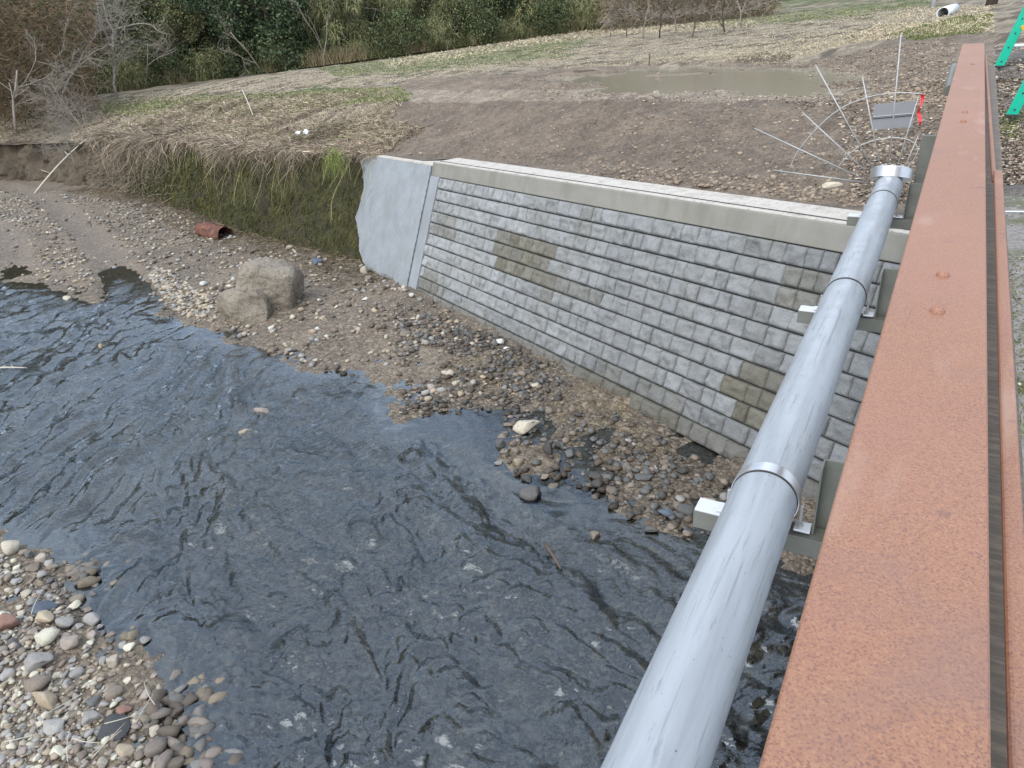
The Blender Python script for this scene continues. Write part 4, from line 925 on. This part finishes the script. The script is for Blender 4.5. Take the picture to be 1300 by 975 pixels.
for j, (pp, zz_) in enumerate(((185, -4.0), (335, -3.5), (412, -3.15))):
    q = edgeat(pp, -.6); place_bare('bare_sapling', bare_tree(60+j, 10, .06, .75, 6, .5, (2, 3)), q, ['thin bare sapling before the dark evergreens nearest the far left', 'bare sapling in the middle of the tree belt with pale arching twigs', 'bare sapling before the yellowish bamboo right of the evergreens'][j], 'sapling', lean=(0, .25*(-1)**j, j))
# brown brush on the far left slope
n = 14000; a = rng.uniform(-60, 120, n); b = rng.uniform(0, 150, n); rr_ = np.stack([(a-CX)/F, -(b-CY)/F, -np.ones(n)], -1) @ R.T
rr_ /= np.linalg.norm(rr_, axis=1)[:, None]; P = rr_*rng.uniform(58, 74, (n, 1))
Dv = rng.normal(size=(n, 3)); c = np.where(rng.random((n, 1)) < .75, np.array([.13, .09, .055]), np.array([.07, .07, .03]))*rng.uniform(.5, 1.6, (n, 1))
V, Fc, c = ribbons(P, Dv, rng.uniform(.3, 1.1, n), .5, .05, 3, c, wig=.2)
tag(mesh('brown_brush', V, Fc, M['grass'], col=c), 'tangled brown brush covering the far left slope', 'brush', kind='stuff')
n = 12000; a = rng.uniform(765, 985, n); b = rng.uniform(-30, 36, n)-(a-765)*.09; rr_ = np.stack([(a-CX)/F, -(b-CY)/F, -np.ones(n)], -1) @ R.T
rr_ /= np.linalg.norm(rr_, axis=1)[:, None]; P = rr_*rng.uniform(62, 72, (n, 1)); P = P[P[:, 2] > -3.2]; n = len(P)
Dv = rng.normal(size=(n, 3)); c = np.array([(.3, .24, .17), (.2, .16, .1), (.1, .09, .05)])[rng.integers(0, 3, n)]*rng.uniform(.6, 1.5, (n, 1))
V, Fc, c = ribbons(P, Dv, rng.uniform(.3, 1.3, n), .4, .045, 3, c, wig=.15)
tag(mesh('tan_brush', V, Fc, M['grass'], col=c), 'tan winter brush behind the leafless twig shrubs', 'brush', kind='stuff')
# reeds at the foot of the trees
n = 9000; p = rng.uniform(120, 790, n); P = np.stack([np.interp(p, epx, edge[:, k]) for k in range(3)], -1); dv = P[:, :2]/np.linalg.norm(P[:, :2], axis=1)[:, None]; P[:, :2] += dv*rng.uniform(-.6, .9, (n, 1))
Dv = rng.normal(size=(n, 3))*.3; Dv[:, 2] = 1; t = vnoise(np.stack([p*.04, p*0], -1), 151)[:, None]
c = np.where(t > 0, np.array([.27, .22, .13]), np.array([.11, .12, .05]))*rng.uniform(.5, 1.4, (n, 1)); L = rng.uniform(.3, 1.5, n)*(1+.5*t[:, 0])
V, Fc, c = ribbons(P, Dv, L, .25, .045, 3, c); tag(mesh('dry_reeds', V, Fc, M['grass'], col=c), 'dry reeds and tall grass along the foot of the tree belt', 'reeds', kind='stuff')
# hill behind
az2 = np.radians(np.linspace(-125, 35, 200)); r2 = np.linspace(85, 260, 50); A2, R2 = np.meshgrid(az2, r2, indexing='ij'); X2 = R2*np.sin(A2); Y2 = R2*np.cos(A2)
hz = -8+smooth(85, 200, R2)*(34+12*smooth(-20, -80, np.degrees(A2))+9*fbm(np.stack([X2*.02, Y2*.02], -1), 3, 161))+2.5*fbm(np.stack([X2*.15, Y2*.15], -1), 3, 163)
tag(mesh('hill', np.stack([X2, Y2, hz], -1).reshape(-1, 3), gridfaces(200, 50), M['hill'], smoothf=True), kind='structure')
# near-left wooded slope, seen at the edge and mirrored in the stream
U2, T2 = np.meshgrid(np.linspace(0, 1, 90), np.linspace(0, 1, 50), indexing='ij')
X3 = -66-U2*10-T2*40; Y3 = 44-U2*70+T2*22; Z3 = -6.5+T2*26+1.8*fbm(np.stack([X3*.2, Y3*.2], -1), 4, 165)
tag(mesh('left_slope', np.stack([X3, Y3, Z3], -1).reshape(-1, 3), gridfaces(90, 50), mat('leaf litter slope', base=(.1, .075, .05), rough=1, n1=(.5, .8, (.04, .045, .02), (.45, .6)), n2=(2, .7, .5, (.45, .6)), bump=(1.5, 1, .6)), smoothf=True), kind='structure')
for i in range(9):
    u = i/8; place_tree('evergreen_tree' if i % 3 else 'bushy_tree', i % 2, -74-u*8-(i % 3)*4, 36-u*58, -4+(i % 3)*2.0, 1.2, i*1.7, 'evergreen on the wooded slope at the far left', 'trees on the far left slope')

# ---------------------------------------------------------------- bridge deck, rails, pipe
box('bridge_deck', (3.05, 0.2, -1.85), (6.0, 14.0, .5), M['deck'])
tag(bpy.data.objects['bridge_deck'], 'gritty grey bridge deck with moss along the guard rail', 'bridge')
n = 9000; Xd = .3+rng.exponential(.16, n); Yd = rng.uniform(.5, 5.6, n); kq = fbm(np.stack([Xd*3, Yd*1.5], -1), 3, 171) > -.15; Xd = Xd[kq]; Yd = Yd[kq]; n = len(Xd)
P = np.stack([Xd, Yd, np.full(n, -1.6)], -1); Dv = rng.normal(size=(n, 3)); Dv[:, 2] = np.abs(Dv[:, 2])+.3
V, Fc, c = ribbons(P, Dv, rng.uniform(.01, .05, n), .5, .005, 2, np.array([(.16, .19, .05), (.1, .12, .03), (.3, .26, .15)])[rng.integers(0, 3, n)]*rng.uniform(.6, 1.3, (n, 1)))
tag(mesh('deck_moss', V, Fc, M['grass'], col=c), 'moss and short grass along the deck edge beside the rail', 'moss', kind='stuff')
P = np.stack([rng.uniform(.3, 1.3, 2600), rng.uniform(1, 7.1, 2600), np.full(2600, -1.594)], -1); n = len(P)
V, Fc, c = leafquads(P, rng.uniform(.008, .035, n), np.array([(.45, .4, .33), (.08, .065, .05), (.25, .2, .15)])[rng.integers(0, 3, n)]*rng.uniform(.7, 1.3, (n, 1))); V[:, 2] = V[:, 2]*.3+np.repeat(P[:, 2], 4)*.7
tag(mesh('deck_grit', V, Fc, M['grass'], col=c), 'grit and leaf chips scattered on the bridge deck', 'grit', kind='stuff')
def xat(x, y, z): r = ray(x, y); return r*(z/r[2])
ZR = -.59
L0 = xat(962, 975, ZR); L1 = xat(1222, 55, ZR); R0_ = xat(1260, 975, ZR); R1_ = xat(1250, 55, ZR)
def edgeline(a, b, Yv): t = (Yv-a[1])/(b[1]-a[1]); return a[0]+(b[0]-a[0])*t
YE = 9.35; YS = -3.0
rail = empty('guard_rail', (.1, 3, -1.6), 'rust brown steel guard rail beam running beside the grey pipe', 'guard rail')
def beam(name, xl, xr, y0, y1, zt, ht, m, par, cuts=60):
    prof = lambda Yv: [(xl(Yv), zt), (xr(Yv), zt), (xr(Yv), zt-ht), (xl(Yv), zt-ht)]
    P = []; 
    for Yv in (y0, y1):
        for x_, z_ in prof(Yv): P.append((x_, Yv, z_))
    Fs = [(0, 4, 5, 1), (1, 5, 6, 2), (2, 6, 7, 3), (3, 7, 4, 0), (0, 1, 2, 3), (7, 6, 5, 4)]
    o = part(name, (np.array(P), Fs), m, par, False); bevel(o, .006, 3); return o
lx = lambda Yv: edgeline(L0, L1, Yv); rx = lambda Yv: edgeline(R0_, R1_, Yv)
beam('beam', lx, rx, YS, YE, ZR, .15, M['rust'], rail)
def dome(c, r, h, n=18):
    parts = []; V = []; 
    for k, (a, b) in enumerate(((1, 0), (.97, .25), (.85, .55), (.6, .82), (.3, .96))):
        for j in range(n): t = 6.2832*j/n; V.append((c[0]+r*a*math.cos(t), c[1]+r*a*math.sin(t), c[2]+h*b))
    V.append((c[0], c[1], c[2]+h)); Fs = [(k*n+j, k*n+(j+1) % n, (k+1)*n+(j+1) % n, (k+1)*n+j) for k in range(4) for j in range(n)]+[(4*n+j, 4*n+(j+1) % n, 5*n) for j in range(n)]
    return np.array(V), Fs
for bx_, by_ in ((1190, 396), (1197, 350), (1223, 155), (1225, 143), (1235, 82)):
    P = xat(bx_, by_, ZR); P[2] = ZR-.001; part('bolt', dome(P, .014, .014), M['rust'], rail)
for yv in (.2, 2.2, 4.2, 6.2, 8.2):
    xm = (lx(yv)+rx(yv))/2; part('post', boxm([((xm, yv, -1.17), (.1, .1, .86), None)]), M['rust'], rail, False, .005)
rail2 = empty('side_rail', (.2, 3, -1.6), 'narrow rust brown rail on the road side of the wide guard rail', 'guard rail')
g0 = xat(1281, 975, -.64); g1 = xat(1262, 240, -.64); e0 = xat(1297, 600, -.64); e1 = xat(1273, 215, -.64)
glx = lambda Yv: edgeline(g0, g1, Yv); gex = lambda Yv: edgeline(e0, e1, Yv)
beam('near_panel', glx, gex, YS, 3.3, -.64, .012, M['rust'], rail2)
beam('far_panel', lambda y: glx(3.3)-.004+(y-3.3)*.0065, lambda y: gex(3.3)-.016+(y-3.3)*.0068, 3.2, 8.6, -.656, .012, M['rust'], rail2)
beam('inner_web', lambda y: rx(y)+.002, lambda y: glx(y)+.05, YS, 8.4, -.72, .015, M['darksteel'], rail2)
for yv in (1.2, 3.2, 5.2, 7.2):
    part('post', boxm([((glx(yv)+.02, yv, -1.15), (.06, .08, .82), None)]), M['rust'], rail2, False, .004)
# galvanised pipe
PX, PZ, PR = -.3028, -1.4324, .1
pipe = empty('galvanised_pipe', (PX, 3, PZ), 'long light grey galvanised pipe carried along the bridge on brackets', 'pipe')
def cyl(y0, y1, r, n=64, cx=PX, cz=PZ, cap=True, rings=2):
    ys = np.linspace(y0, y1, rings); V = [(cx+r*math.cos(6.283185*k/n), y, cz+r*math.sin(6.283185*k/n)) for y in ys for k in range(n)]
    Fs = [(i*n+k, i*n+(k+1) % n, (i+1)*n+(k+1) % n, (i+1)*n+k) for i in range(rings-1) for k in range(n)]
    if cap: Fs += [tuple(range(n)), tuple(range((rings-1)*n, rings*n))]
    return np.array(V), Fs
def sflat(o):
    for p in o.data.polygons: p.use_smooth = True
    o.data.set_sharp_from_angle(angle=math.radians(35)); return o
sflat(part('pipe_barrel', cyl(-3, 6.62, PR), M['galv'], pipe))
for y in (3.97, 6.0): sflat(part('coupling_ring', cyl(y-.012, y+.002, PR+.003), M['rubber'], pipe)); sflat(part('coupling_collar', cyl(y+.003, y+.045, PR+.0035), M['galv'], pipe))
for y in (2.04, 3.97, 6.0, 0.07):
    br = empty('pipe_bracket', (PX+.1, y, -1.56), {2.04: 'nearest zinc steel pipe bracket with a wide clamp band, beside the shallow rocks', 3.97: 'middle zinc steel pipe bracket in front of the block wall', 6.0: 'far zinc steel pipe bracket just before the round end cap', 0.07: 'pipe bracket directly beneath the viewer'}[y], 'pipe bracket', 'brackets under the galvanised pipe')
    yy = y+.02
    # channel arm
    part('arm', boxm([((-.26, yy, -1.539), (.52, .075, .006), None), ((-.26, yy-.0345, -1.572), (.52, .006, .06), None), ((-.26, yy+.0345, -1.572), (.52, .006, .06), None)]), M['steel'], br, False, .0015)
    part('arm_plate', boxm([((-.475, yy, -1.531), (.085, .07, .009), None)]), M['steel_lt'], br, False, .002)
    part('clamp_foot', boxm([((-.425, yy, -1.522), (.045, .05, .008), None)]), M['steel_lt'], br, False, .002)
    part('clamp_foot', boxm([((-.18, yy, -1.522), (.05, .05, .009), None)]), M['steel_lt'], br, False, .002)
    part('stud', join([tube([(-.416, yy, -1.52), (-.416, yy, -1.445)], .006, 8), tube([(-.416, yy, -1.518), (-.416, yy, -1.508)], .012, 6)]), M['rod'], br, False)
    part('stud', join([tube([(-.19, yy, -1.52), (-.19, yy, -1.445)], .006, 8), tube([(-.19, yy, -1.518), (-.19, yy, -1.508)], .012, 6)]), M['rod'], br, False)
    if y == 2.04: sflat(part('clamp_band', cyl(yy-.02, yy+.028, PR+.005), M['band'], br)); sflat(part('clamp_gasket', cyl(yy-.025, yy-.0205, PR+.0025), M['rubber'], br))
    part('upright', boxm([((-.085, yy+.045, -1.42), (.13, .006, .27), None), ((-.148, yy+.015, -1.42), (.006, .06, .27), None), ((-.022, yy+.015, -1.42), (.006, .06, .27), None)]), M['steel'], br, False, .0015)
    part('wall_plate', boxm([((-.02, yy, -1.68), (.05, .2, .34), None)]), M['steel'], br, False, .003)
far_post = tag(box('steel_upright', (-.075, 6.85, -1.33), (.13, .05, .5), M['steel'], bev=.004), 'short grey steel upright beside the end cap under the rail', 'steel post')
# end cap with its flange
cap = empty('end_cap', (PX, 6.66, PZ), 'round shiny steel cap closing the far end of the pipe', 'pipe cap')
def disc_tilt(y0, y1, r, name, m, n=48):
    c0 = np.array([PX, y0, PZ]); ax = np.array([0, .62, .78]) ; return c0
axc = np.array([0, .35, .94]); axc /= np.linalg.norm(axc)
def discp(c, r, h):
    c = np.array(c); return tube([c-axc*h/2, c+axc*h/2], r, 48)
cc = np.array([PX, 6.68, PZ+.075])
o = sflat(part('cap_disc', discp(cc, .155, .075), M['band'], cap)); 
o = sflat(part('cap_lid', discp(cc+axc*.042, .135, .012), M['steel_lt'], cap))
for k in range(8):
    t = k*.785; a1 = np.array([1., 0, 0]); b1 = np.cross(axc, a1); part('nut', discp(cc+axc*.054+(a1*math.cos(t)+b1*math.sin(t))*.1, .014, .016), M['rod'], cap, False)
# anti-climb fan of rods behind the cap
fan = empty('rod_fan', (PX, 6.75, PZ), 'fan of thin steel rods with two arc hoops spreading from the pipe end', 'rod fan')
YF = 6.78
def at(x, y, Yv): r = ray(x, y); return r*(Yv/r[1])
hub = [(1102, 232), (1100, 229), (1104, 222), (1110, 218), (1118, 216), (1128, 215), (1137, 217), (1146, 218)]
tips = [(981, 216), (958, 163), (1018, 142), (1035, 82), (1095, 98), (1144, 43), (1167, 120), (1166, 172)]
for hp, tp in zip(hub, tips):
    part('rod', tube([at(*hp, YF), at(*tp, YF+.02)], .0052, 6), M['rod'], fan)
def arc(pp): 
    P = np.array([at(x, y, YF+.012) for x, y in pp]); t = np.linspace(0, 1, len(P)); T = np.linspace(0, 1, 40)
    Q = np.stack([np.interp(T, t, P[:, k]) for k in range(3)], -1)
    for _ in range(4): Q[1:-1] = (Q[:-2]+2*Q[1:-1]+Q[2:])/4
    return Q
part('hoop', tube(arc([(1002, 216), (1010, 195), (1030, 170), (1052, 148), (1076, 132), (1105, 122), (1135, 117), (1172, 119)]), .0045, 6), M['rod'], fan)
part('hoop', tube(arc([(1063, 213), (1075, 198), (1092, 184), (1112, 177), (1135, 174), (1155, 177), (1167, 187), (1162, 201), (1148, 218)]), .0045, 6), M['rod'], fan)
P4 = [at(*p, 7.6) for p in ((1110, 133), (1162, 128), (1158, 161), (1106, 165))]
nrm = np.cross(P4[1]-P4[0], P4[3]-P4[0]); nrm /= np.linalg.norm(nrm)
sheet = tag(mesh('grey_sheet', np.array(P4+[p+nrm*.012 for p in P4]), [(0, 1, 2, 3), (7, 6, 5, 4), (0, 4, 5, 1), (1, 5, 6, 2), (2, 6, 7, 3), (3, 7, 4, 0)], M['greyplate']), 'small flat grey sheet tied behind the rod fan', 'sheet')
for f_ in (.47, .55):
    a = P4[0]*(1-f_)+P4[3]*f_; b = P4[1]*(1-f_)+P4[2]*f_; o = mesh('tie_wire', *tube([a-nrm*.006, b-nrm*.006], .003, 5), M['rubber' if f_ > .5 else 'rod'], sheet)
n = 14; t = np.linspace(0, 1, n); P = np.array([at(1170-4*v+2*math.sin(v*9), 120+40*v, YF) for v in t]); sv = np.array([1., 0, 0])
V = np.concatenate([P-sv*.009*(1+.5*np.sin(t*11))[:, None], P+sv*.009*(1+.5*np.cos(t*9))[:, None]]); V[:, 1] += np.tile(.02*np.sin(t*13), 2)
Fs = [(i, i+1, n+i+1, n+i) for i in range(n-1)]; o = mesh('red_ribbon', V, Fs, M['red']); sm = o.modifiers.new('s', 'SOLIDIFY'); sm.thickness = .002
tag(o, 'red plastic ribbon tied to the end of the rod fan', 'ribbon')
# stone lying by the fan
P = onz(1055, 235, -1.97); o = bpy.data.objects.new('stone', smesh[3]); o.location = P; o.scale = (.28, .2, .2); o.color = (.5, .45, .35, 1); link(o); tag(o, 'pale muddy stone on the earth behind the coping near the pipe cap', 'stone')
# grey tube beside the rail far end
x_ = xat(1208, 76, -.84)
gp = sflat(mesh('grey_tube', *tube([(x_[0]+.045, 7.6, -.84), (x_[0]+.045, 9.7, -.84)], .045, 20), M['steel'])); tag(gp, 'grey steel tube parallel to the far end of the guard rail', 'tube')

# ---------------------------------------------------------------- barricades on the road
def groundz(x, y): return float(fieldz(np.array([x]), np.array([y]))[0])
def barricade(x, y, label, chev):
    z = groundz(x, y) if y > 7.3 else -1.6
    root = empty('barricade', (x, y, z), label, 'barricade', 'green barricade frames by the road')
    dx = .33; hh_ = 1.02
    for sgn, nm in ((-1, 'leg'), (1, 'leg')):
        a = np.array([x+sgn*dx, y, z]); b = np.array([x+sgn*.07, y, z+hh_]); ax_ = b-a; L = np.linalg.norm(ax_); ax_ /= L; s_ = np.cross(ax_, [0, 1, 0])
        part(nm, boxm([((a+b)/2, (.125, .05, L), (s_, [0, 1, 0], ax_))]), M['green'], root, False, .008)
        for k in range(5):
            p = a+(b-a)*(.08+.19*k)+np.array([0, -.027, 0]); o = part('stud', tube([p, p+np.array([0, -.004, 0])], .012, 10), M['rubber'], root, False)
        part('foot', boxm([((x+sgn*dx, y, z+.012), (.13, .08, .03), None)]), M['rubber'], root, False, .004)
    part('crown_piece', boxm([((x, y, z+hh_-.01), (.22, .052, .08), None)]), M['green'], root, False, .02)
    part('cross_tie', tube([(x-.24, y, z+.3), (x+.24, y, z+.3)], .022, 12), M['white'], root, False)
    if chev:
        for sg, sz in ((1, 1), (1, -1)):
            a = np.array([x-.13, y-.03, z+.66+sz*.12]); b = np.array([x+.08, y-.03, z+.66]); ax_ = b-a; L = np.linalg.norm(ax_); ax_ /= L; s_ = np.cross(ax_, [0, 1, 0])
            part('chevron', boxm([((a+b)/2+np.array([0, -.004*sz, 0]), (.07, .02, L+.04), (s_, [0, 1, 0], ax_))]), M['yellow'], root, False, .004)
    return root
pa = onz(1269, 80, -1.2); pb = onz(1287, 148, -1.6)
barricade(pa[0]+.33, pa[1], 'farther green A shaped barricade frame with a yellow chevron', True)
barricade(pb[0]+.30, pb[1], 'nearer green A shaped barricade frame at the right edge', False)
tz = -1.2
for (za, zb), lab in (((.98, .98), 'white barricade tube between the tops of the green frames'), ((.5, .5), 'white barricade tube at mid height between the green frames')):
    o = mesh('white_tube', *tube([(pa[0]+.33+(.0 if za > .6 else -.06), pa[1]+.3, groundz(pa[0]+.33, pa[1])+za), (pb[0]+.30, pb[1]-.3, groundz(pb[0]+.3, pb[1])+zb)], .024, 14), M['white']); sflat(o); tag(o, lab, 'tube')
# white box with a red mark on the deck
q = onz(1292, 236, -1.6); bx_ = empty('marker_board', q, 'small white board with a red mark and red base on the deck', 'marker board')
zd = groundz(q[0]+.1, q[1]) if q[1] > 7.2 else -1.6
part('board', boxm([((q[0]+.13, q[1], zd+.085), (.34, .16, .05), None)]), M['white'], bx_, False, .004)
part('base', boxm([((q[0]+.14, q[1], zd+.03), (.34, .15, .05), None)]), M['red'], bx_, False, .004)
part('red_mark', tube([(q[0]+.06, q[1]-.02, zd+.112), (q[0]+.1, q[1]-.045, zd+.112), (q[0]+.17, q[1]-.05, zd+.112), (q[0]+.26, q[1]-.04, zd+.112)], .012, 8), M['red'], bx_, False)
q = onz(1283, 268, -1.59); tag(box('paper_scrap', (q[0]+.02, q[1], -1.592), (.14, .03, .004), M['white'], ax=np.array([[.97, .24, 0], [-.24, .97, 0], [0, 0, 1]])), 'thin white scrap lying on the deck near the marker board', 'scrap')

# ---------------------------------------------------------------- small far things
def fpt(x, y, z0=-1.8):
    r = ray(x, y); z = z0
    for _ in range(30):
        p = r*(z/r[2]); z = .6*z+.4*min(float(fieldz0(p[0], p[1])), -.4)
    return r*(z/r[2])
q = fpt(1184, 9, -1.3); o = mesh('utility_pole', *tube([q+[0, 0, -.3], q+[0, 0, 4], q+[0, 0, 8]], [.14, .12, .1], 16), M['white'], smoothf=True); tag(o, 'pale round utility pole standing in straw at the top of the field', 'pole')
a = fpt(1196, 22, -1.35); b = fpt(1222, 9, -1.3)
if np.linalg.norm(b-a) > 9: b = a+(b-a)/np.linalg.norm(b-a)*9
o = mesh('drain_pipe', *tube([a+[0, 0, .12], b+[0, 0, .12]], .16, 20, False), M['white'], smoothf=True); tag(o, 'white plastic drain pipe lying in grass near the utility pole', 'drain pipe'); sm = o.modifiers.new('s', 'SOLIDIFY'); sm.thickness = .02
q = fpt(1258, 6, -1.1); o = mesh('tree_trunk', *tube([q+[0, 0, -.2], q+[.1, 0, 1.5], q+[0, 0, 4]], [.28, .2, .15], 12), M['bark'], smoothf=True); tag(o, 'dark tree trunk in the grass beyond the guard rail end', 'tree')
q = fpt(962, 16, -1.8); d_ = np.linalg.norm(q)
V, Fs = boxm([(q+[0, 0, .2], (1.1, .6, .45), None)]); o = bevel(mesh('concrete_trough', V, Fs, M['steel_lt']), .06); tag(o, 'small pale concrete trough at the top of the field', 'trough')
V, Fs = boxm([(q+[-1.4, 0, .12+.09*k], (1.9, .25, .05), [[math.cos(.1*k), math.sin(.1*k), .06*k], [-math.sin(.1*k), math.cos(.1*k), 0], [0, 0, 1]]) for k in range(3)])
tag(mesh('plank_pile', V, Fs, M['bark']), 'short pile of dark planks beside the concrete trough', 'planks')
q = fpt(824, 84, -1.85); tag(mesh('wooden_stake', *tube([q+[0, 0, -.1], q+[.02, 0, .38]], [.02, .015], 6), M['bark']), 'little dark stake standing at the far edge of the puddle', 'stake')
# drum, sticks, litter
def drum():
    a = onstream(258, 292, .30); b = onstream(302, 296, .22); b = a+(b-a)/np.linalg.norm(b-a)*1.12; b = b+np.array([.15, -.25, -.03]); n = 36; rings = 14; V = []
    ax_ = (b-a)/np.linalg.norm(b-a); u = np.cross(ax_, [0, 0, 1]); u /= np.linalg.norm(u); v = np.cross(u, ax_)
    for i in range(rings):
        t = i/(rings-1); c = a*(1-t)+b*t; sq = 1-.3*math.exp(-((t-.62)/.18)**2)
        for k in range(n):
            th = 2*math.pi*k/n; r = .27*(1+.06*math.sin(3*th+t*4)+.03*math.sin(7*th+2))*(1+.05*(i in (4, 9)))
            V.append(c+u*math.cos(th)*r*(1.05)+v*math.sin(th)*r*(sq if math.sin(th) > 0 else .95))
    Fs = [(i*n+k, i*n+(k+1) % n, (i+1)*n+(k+1) % n, (i+1)*n+k) for i in range(rings-1) for k in range(n)]+[tuple(range(n))]
    o = mesh('rusty_drum', np.array(V), Fs, M['drum'], smoothf=True); sm = o.modifiers.new('s', 'SOLIDIFY'); sm.thickness = .012
    tag(o, 'crushed rusty red drum lying open ended below the mossy wall', 'drum')
drum()
def stick(name, p0, p1, r, label, catg='stick', m='wood', bend=.03, n=7, tw=True):
    p0 = np.array(p0); p1 = np.array(p1); t = np.linspace(0, 1, n)[:, None]; P = p0*(1-t)+p1*t+np.sin(t*3.1)*np.array([bend, -bend, bend])*np.linalg.norm(p1-p0)
    parts = [tube(P, np.linspace(r, r*.45, n), 8)]
    if tw:
        for k in (2, 4): d = np.array([random.uniform(-1, 1), random.uniform(-1, 1), .6]); parts.append(tube([P[k], P[k]+d*.1*np.linalg.norm(p1-p0)], [r*.5, r*.15], 5))
    return tag(mesh(name, *join(parts), M[m], smoothf=True), label, catg)
stick('white_branch', onstream(44, 246, .05), onz(110, 176, -5.0), .06, 'long white bare branch leaning against the earth bank', 'branch')
stick('fallen_pole', onz(306, 116, -3.2), onz(322, 150, -3.25)+[0, 0, .1], .035, 'short tan pole lying on the straw above the mossy wall', 'pole', tw=False)
stick('stick', onstream(367, 313, .1), onstream(381, 327, .06), .04, 'short pale stick lying at the foot of the mossy wall', tw=False)
stick('twig', onstream(-10, 468, .1), onstream(34, 467, .12), .02, 'thin bare twig lying across the stream at the left edge', 'twig', bend=.06)
stick('snagged_branch', onstream(692, 690, .02), onstream(712, 722, .03), .022, 'dark wet branch snagged in the stream below the rocks', 'branch', 'bark')
stick('snagged_branch', onstream(556, 468, .05), onstream(575, 505, .03), .012, 'thin brown twig lying at the end of the gravel spit', 'twig', 'bark')
q = onz(380, 178, -2.95)
B = B1*np.array([.2, .14, .1])*(1+.5*rng.normal(size=(len(B1), 1))*.5); B2 = B1*np.array([.2, .2, .16])*(1+.25*rng.normal(size=(len(B1), 1)))+[.2, .1, .0]
o = mesh('white_litter', *join([(B+q+[0, 0, .2], F1), (B2+q+[0, 0, .2], F1)]), M['white']); tag(o, 'crumpled white litter caught in the straw above the mossy wall', 'litter')
q = onstream(244, 275, .08); V, Fs = tube([q, q+[.35, -.1, .02]], .07, 10); tag(mesh('green_bottle', V, Fs, mat('green glass', base=(.06, .2, .14), rough=.3), smoothf=True), 'green bottle lying beside the rusty drum', 'bottle')
q = onstream(204, 272, .06); V, Fs = boxm([(q, (.5, .3, .12), None)]); o = bevel(mesh('blue_scrap', V, Fs, mat('blue grey plastic', base=(.12, .14, .2), rough=.5)), .04); tag(o, 'blue grey plastic scrap on the gravel below the mossy wall', 'litter')
# near twigs among cobbles
for i in range(10):
    a, b = sample_poly([(0, 740), (80, 760), (200, 880), (205, 970), (0, 970)]); P = onstream(a, b, .16); t = random.uniform(0, 6.28)
    stick('dry_stalk', P, P+np.array([math.cos(t)*.3, math.sin(t)*.3, random.uniform(-.03, .06)]), .004, 'dry straw stalk among the cobbles of the near gravel bank', 'stalk', tw=False, bend=.08)['group'] = 'dry stalks on the near gravel'
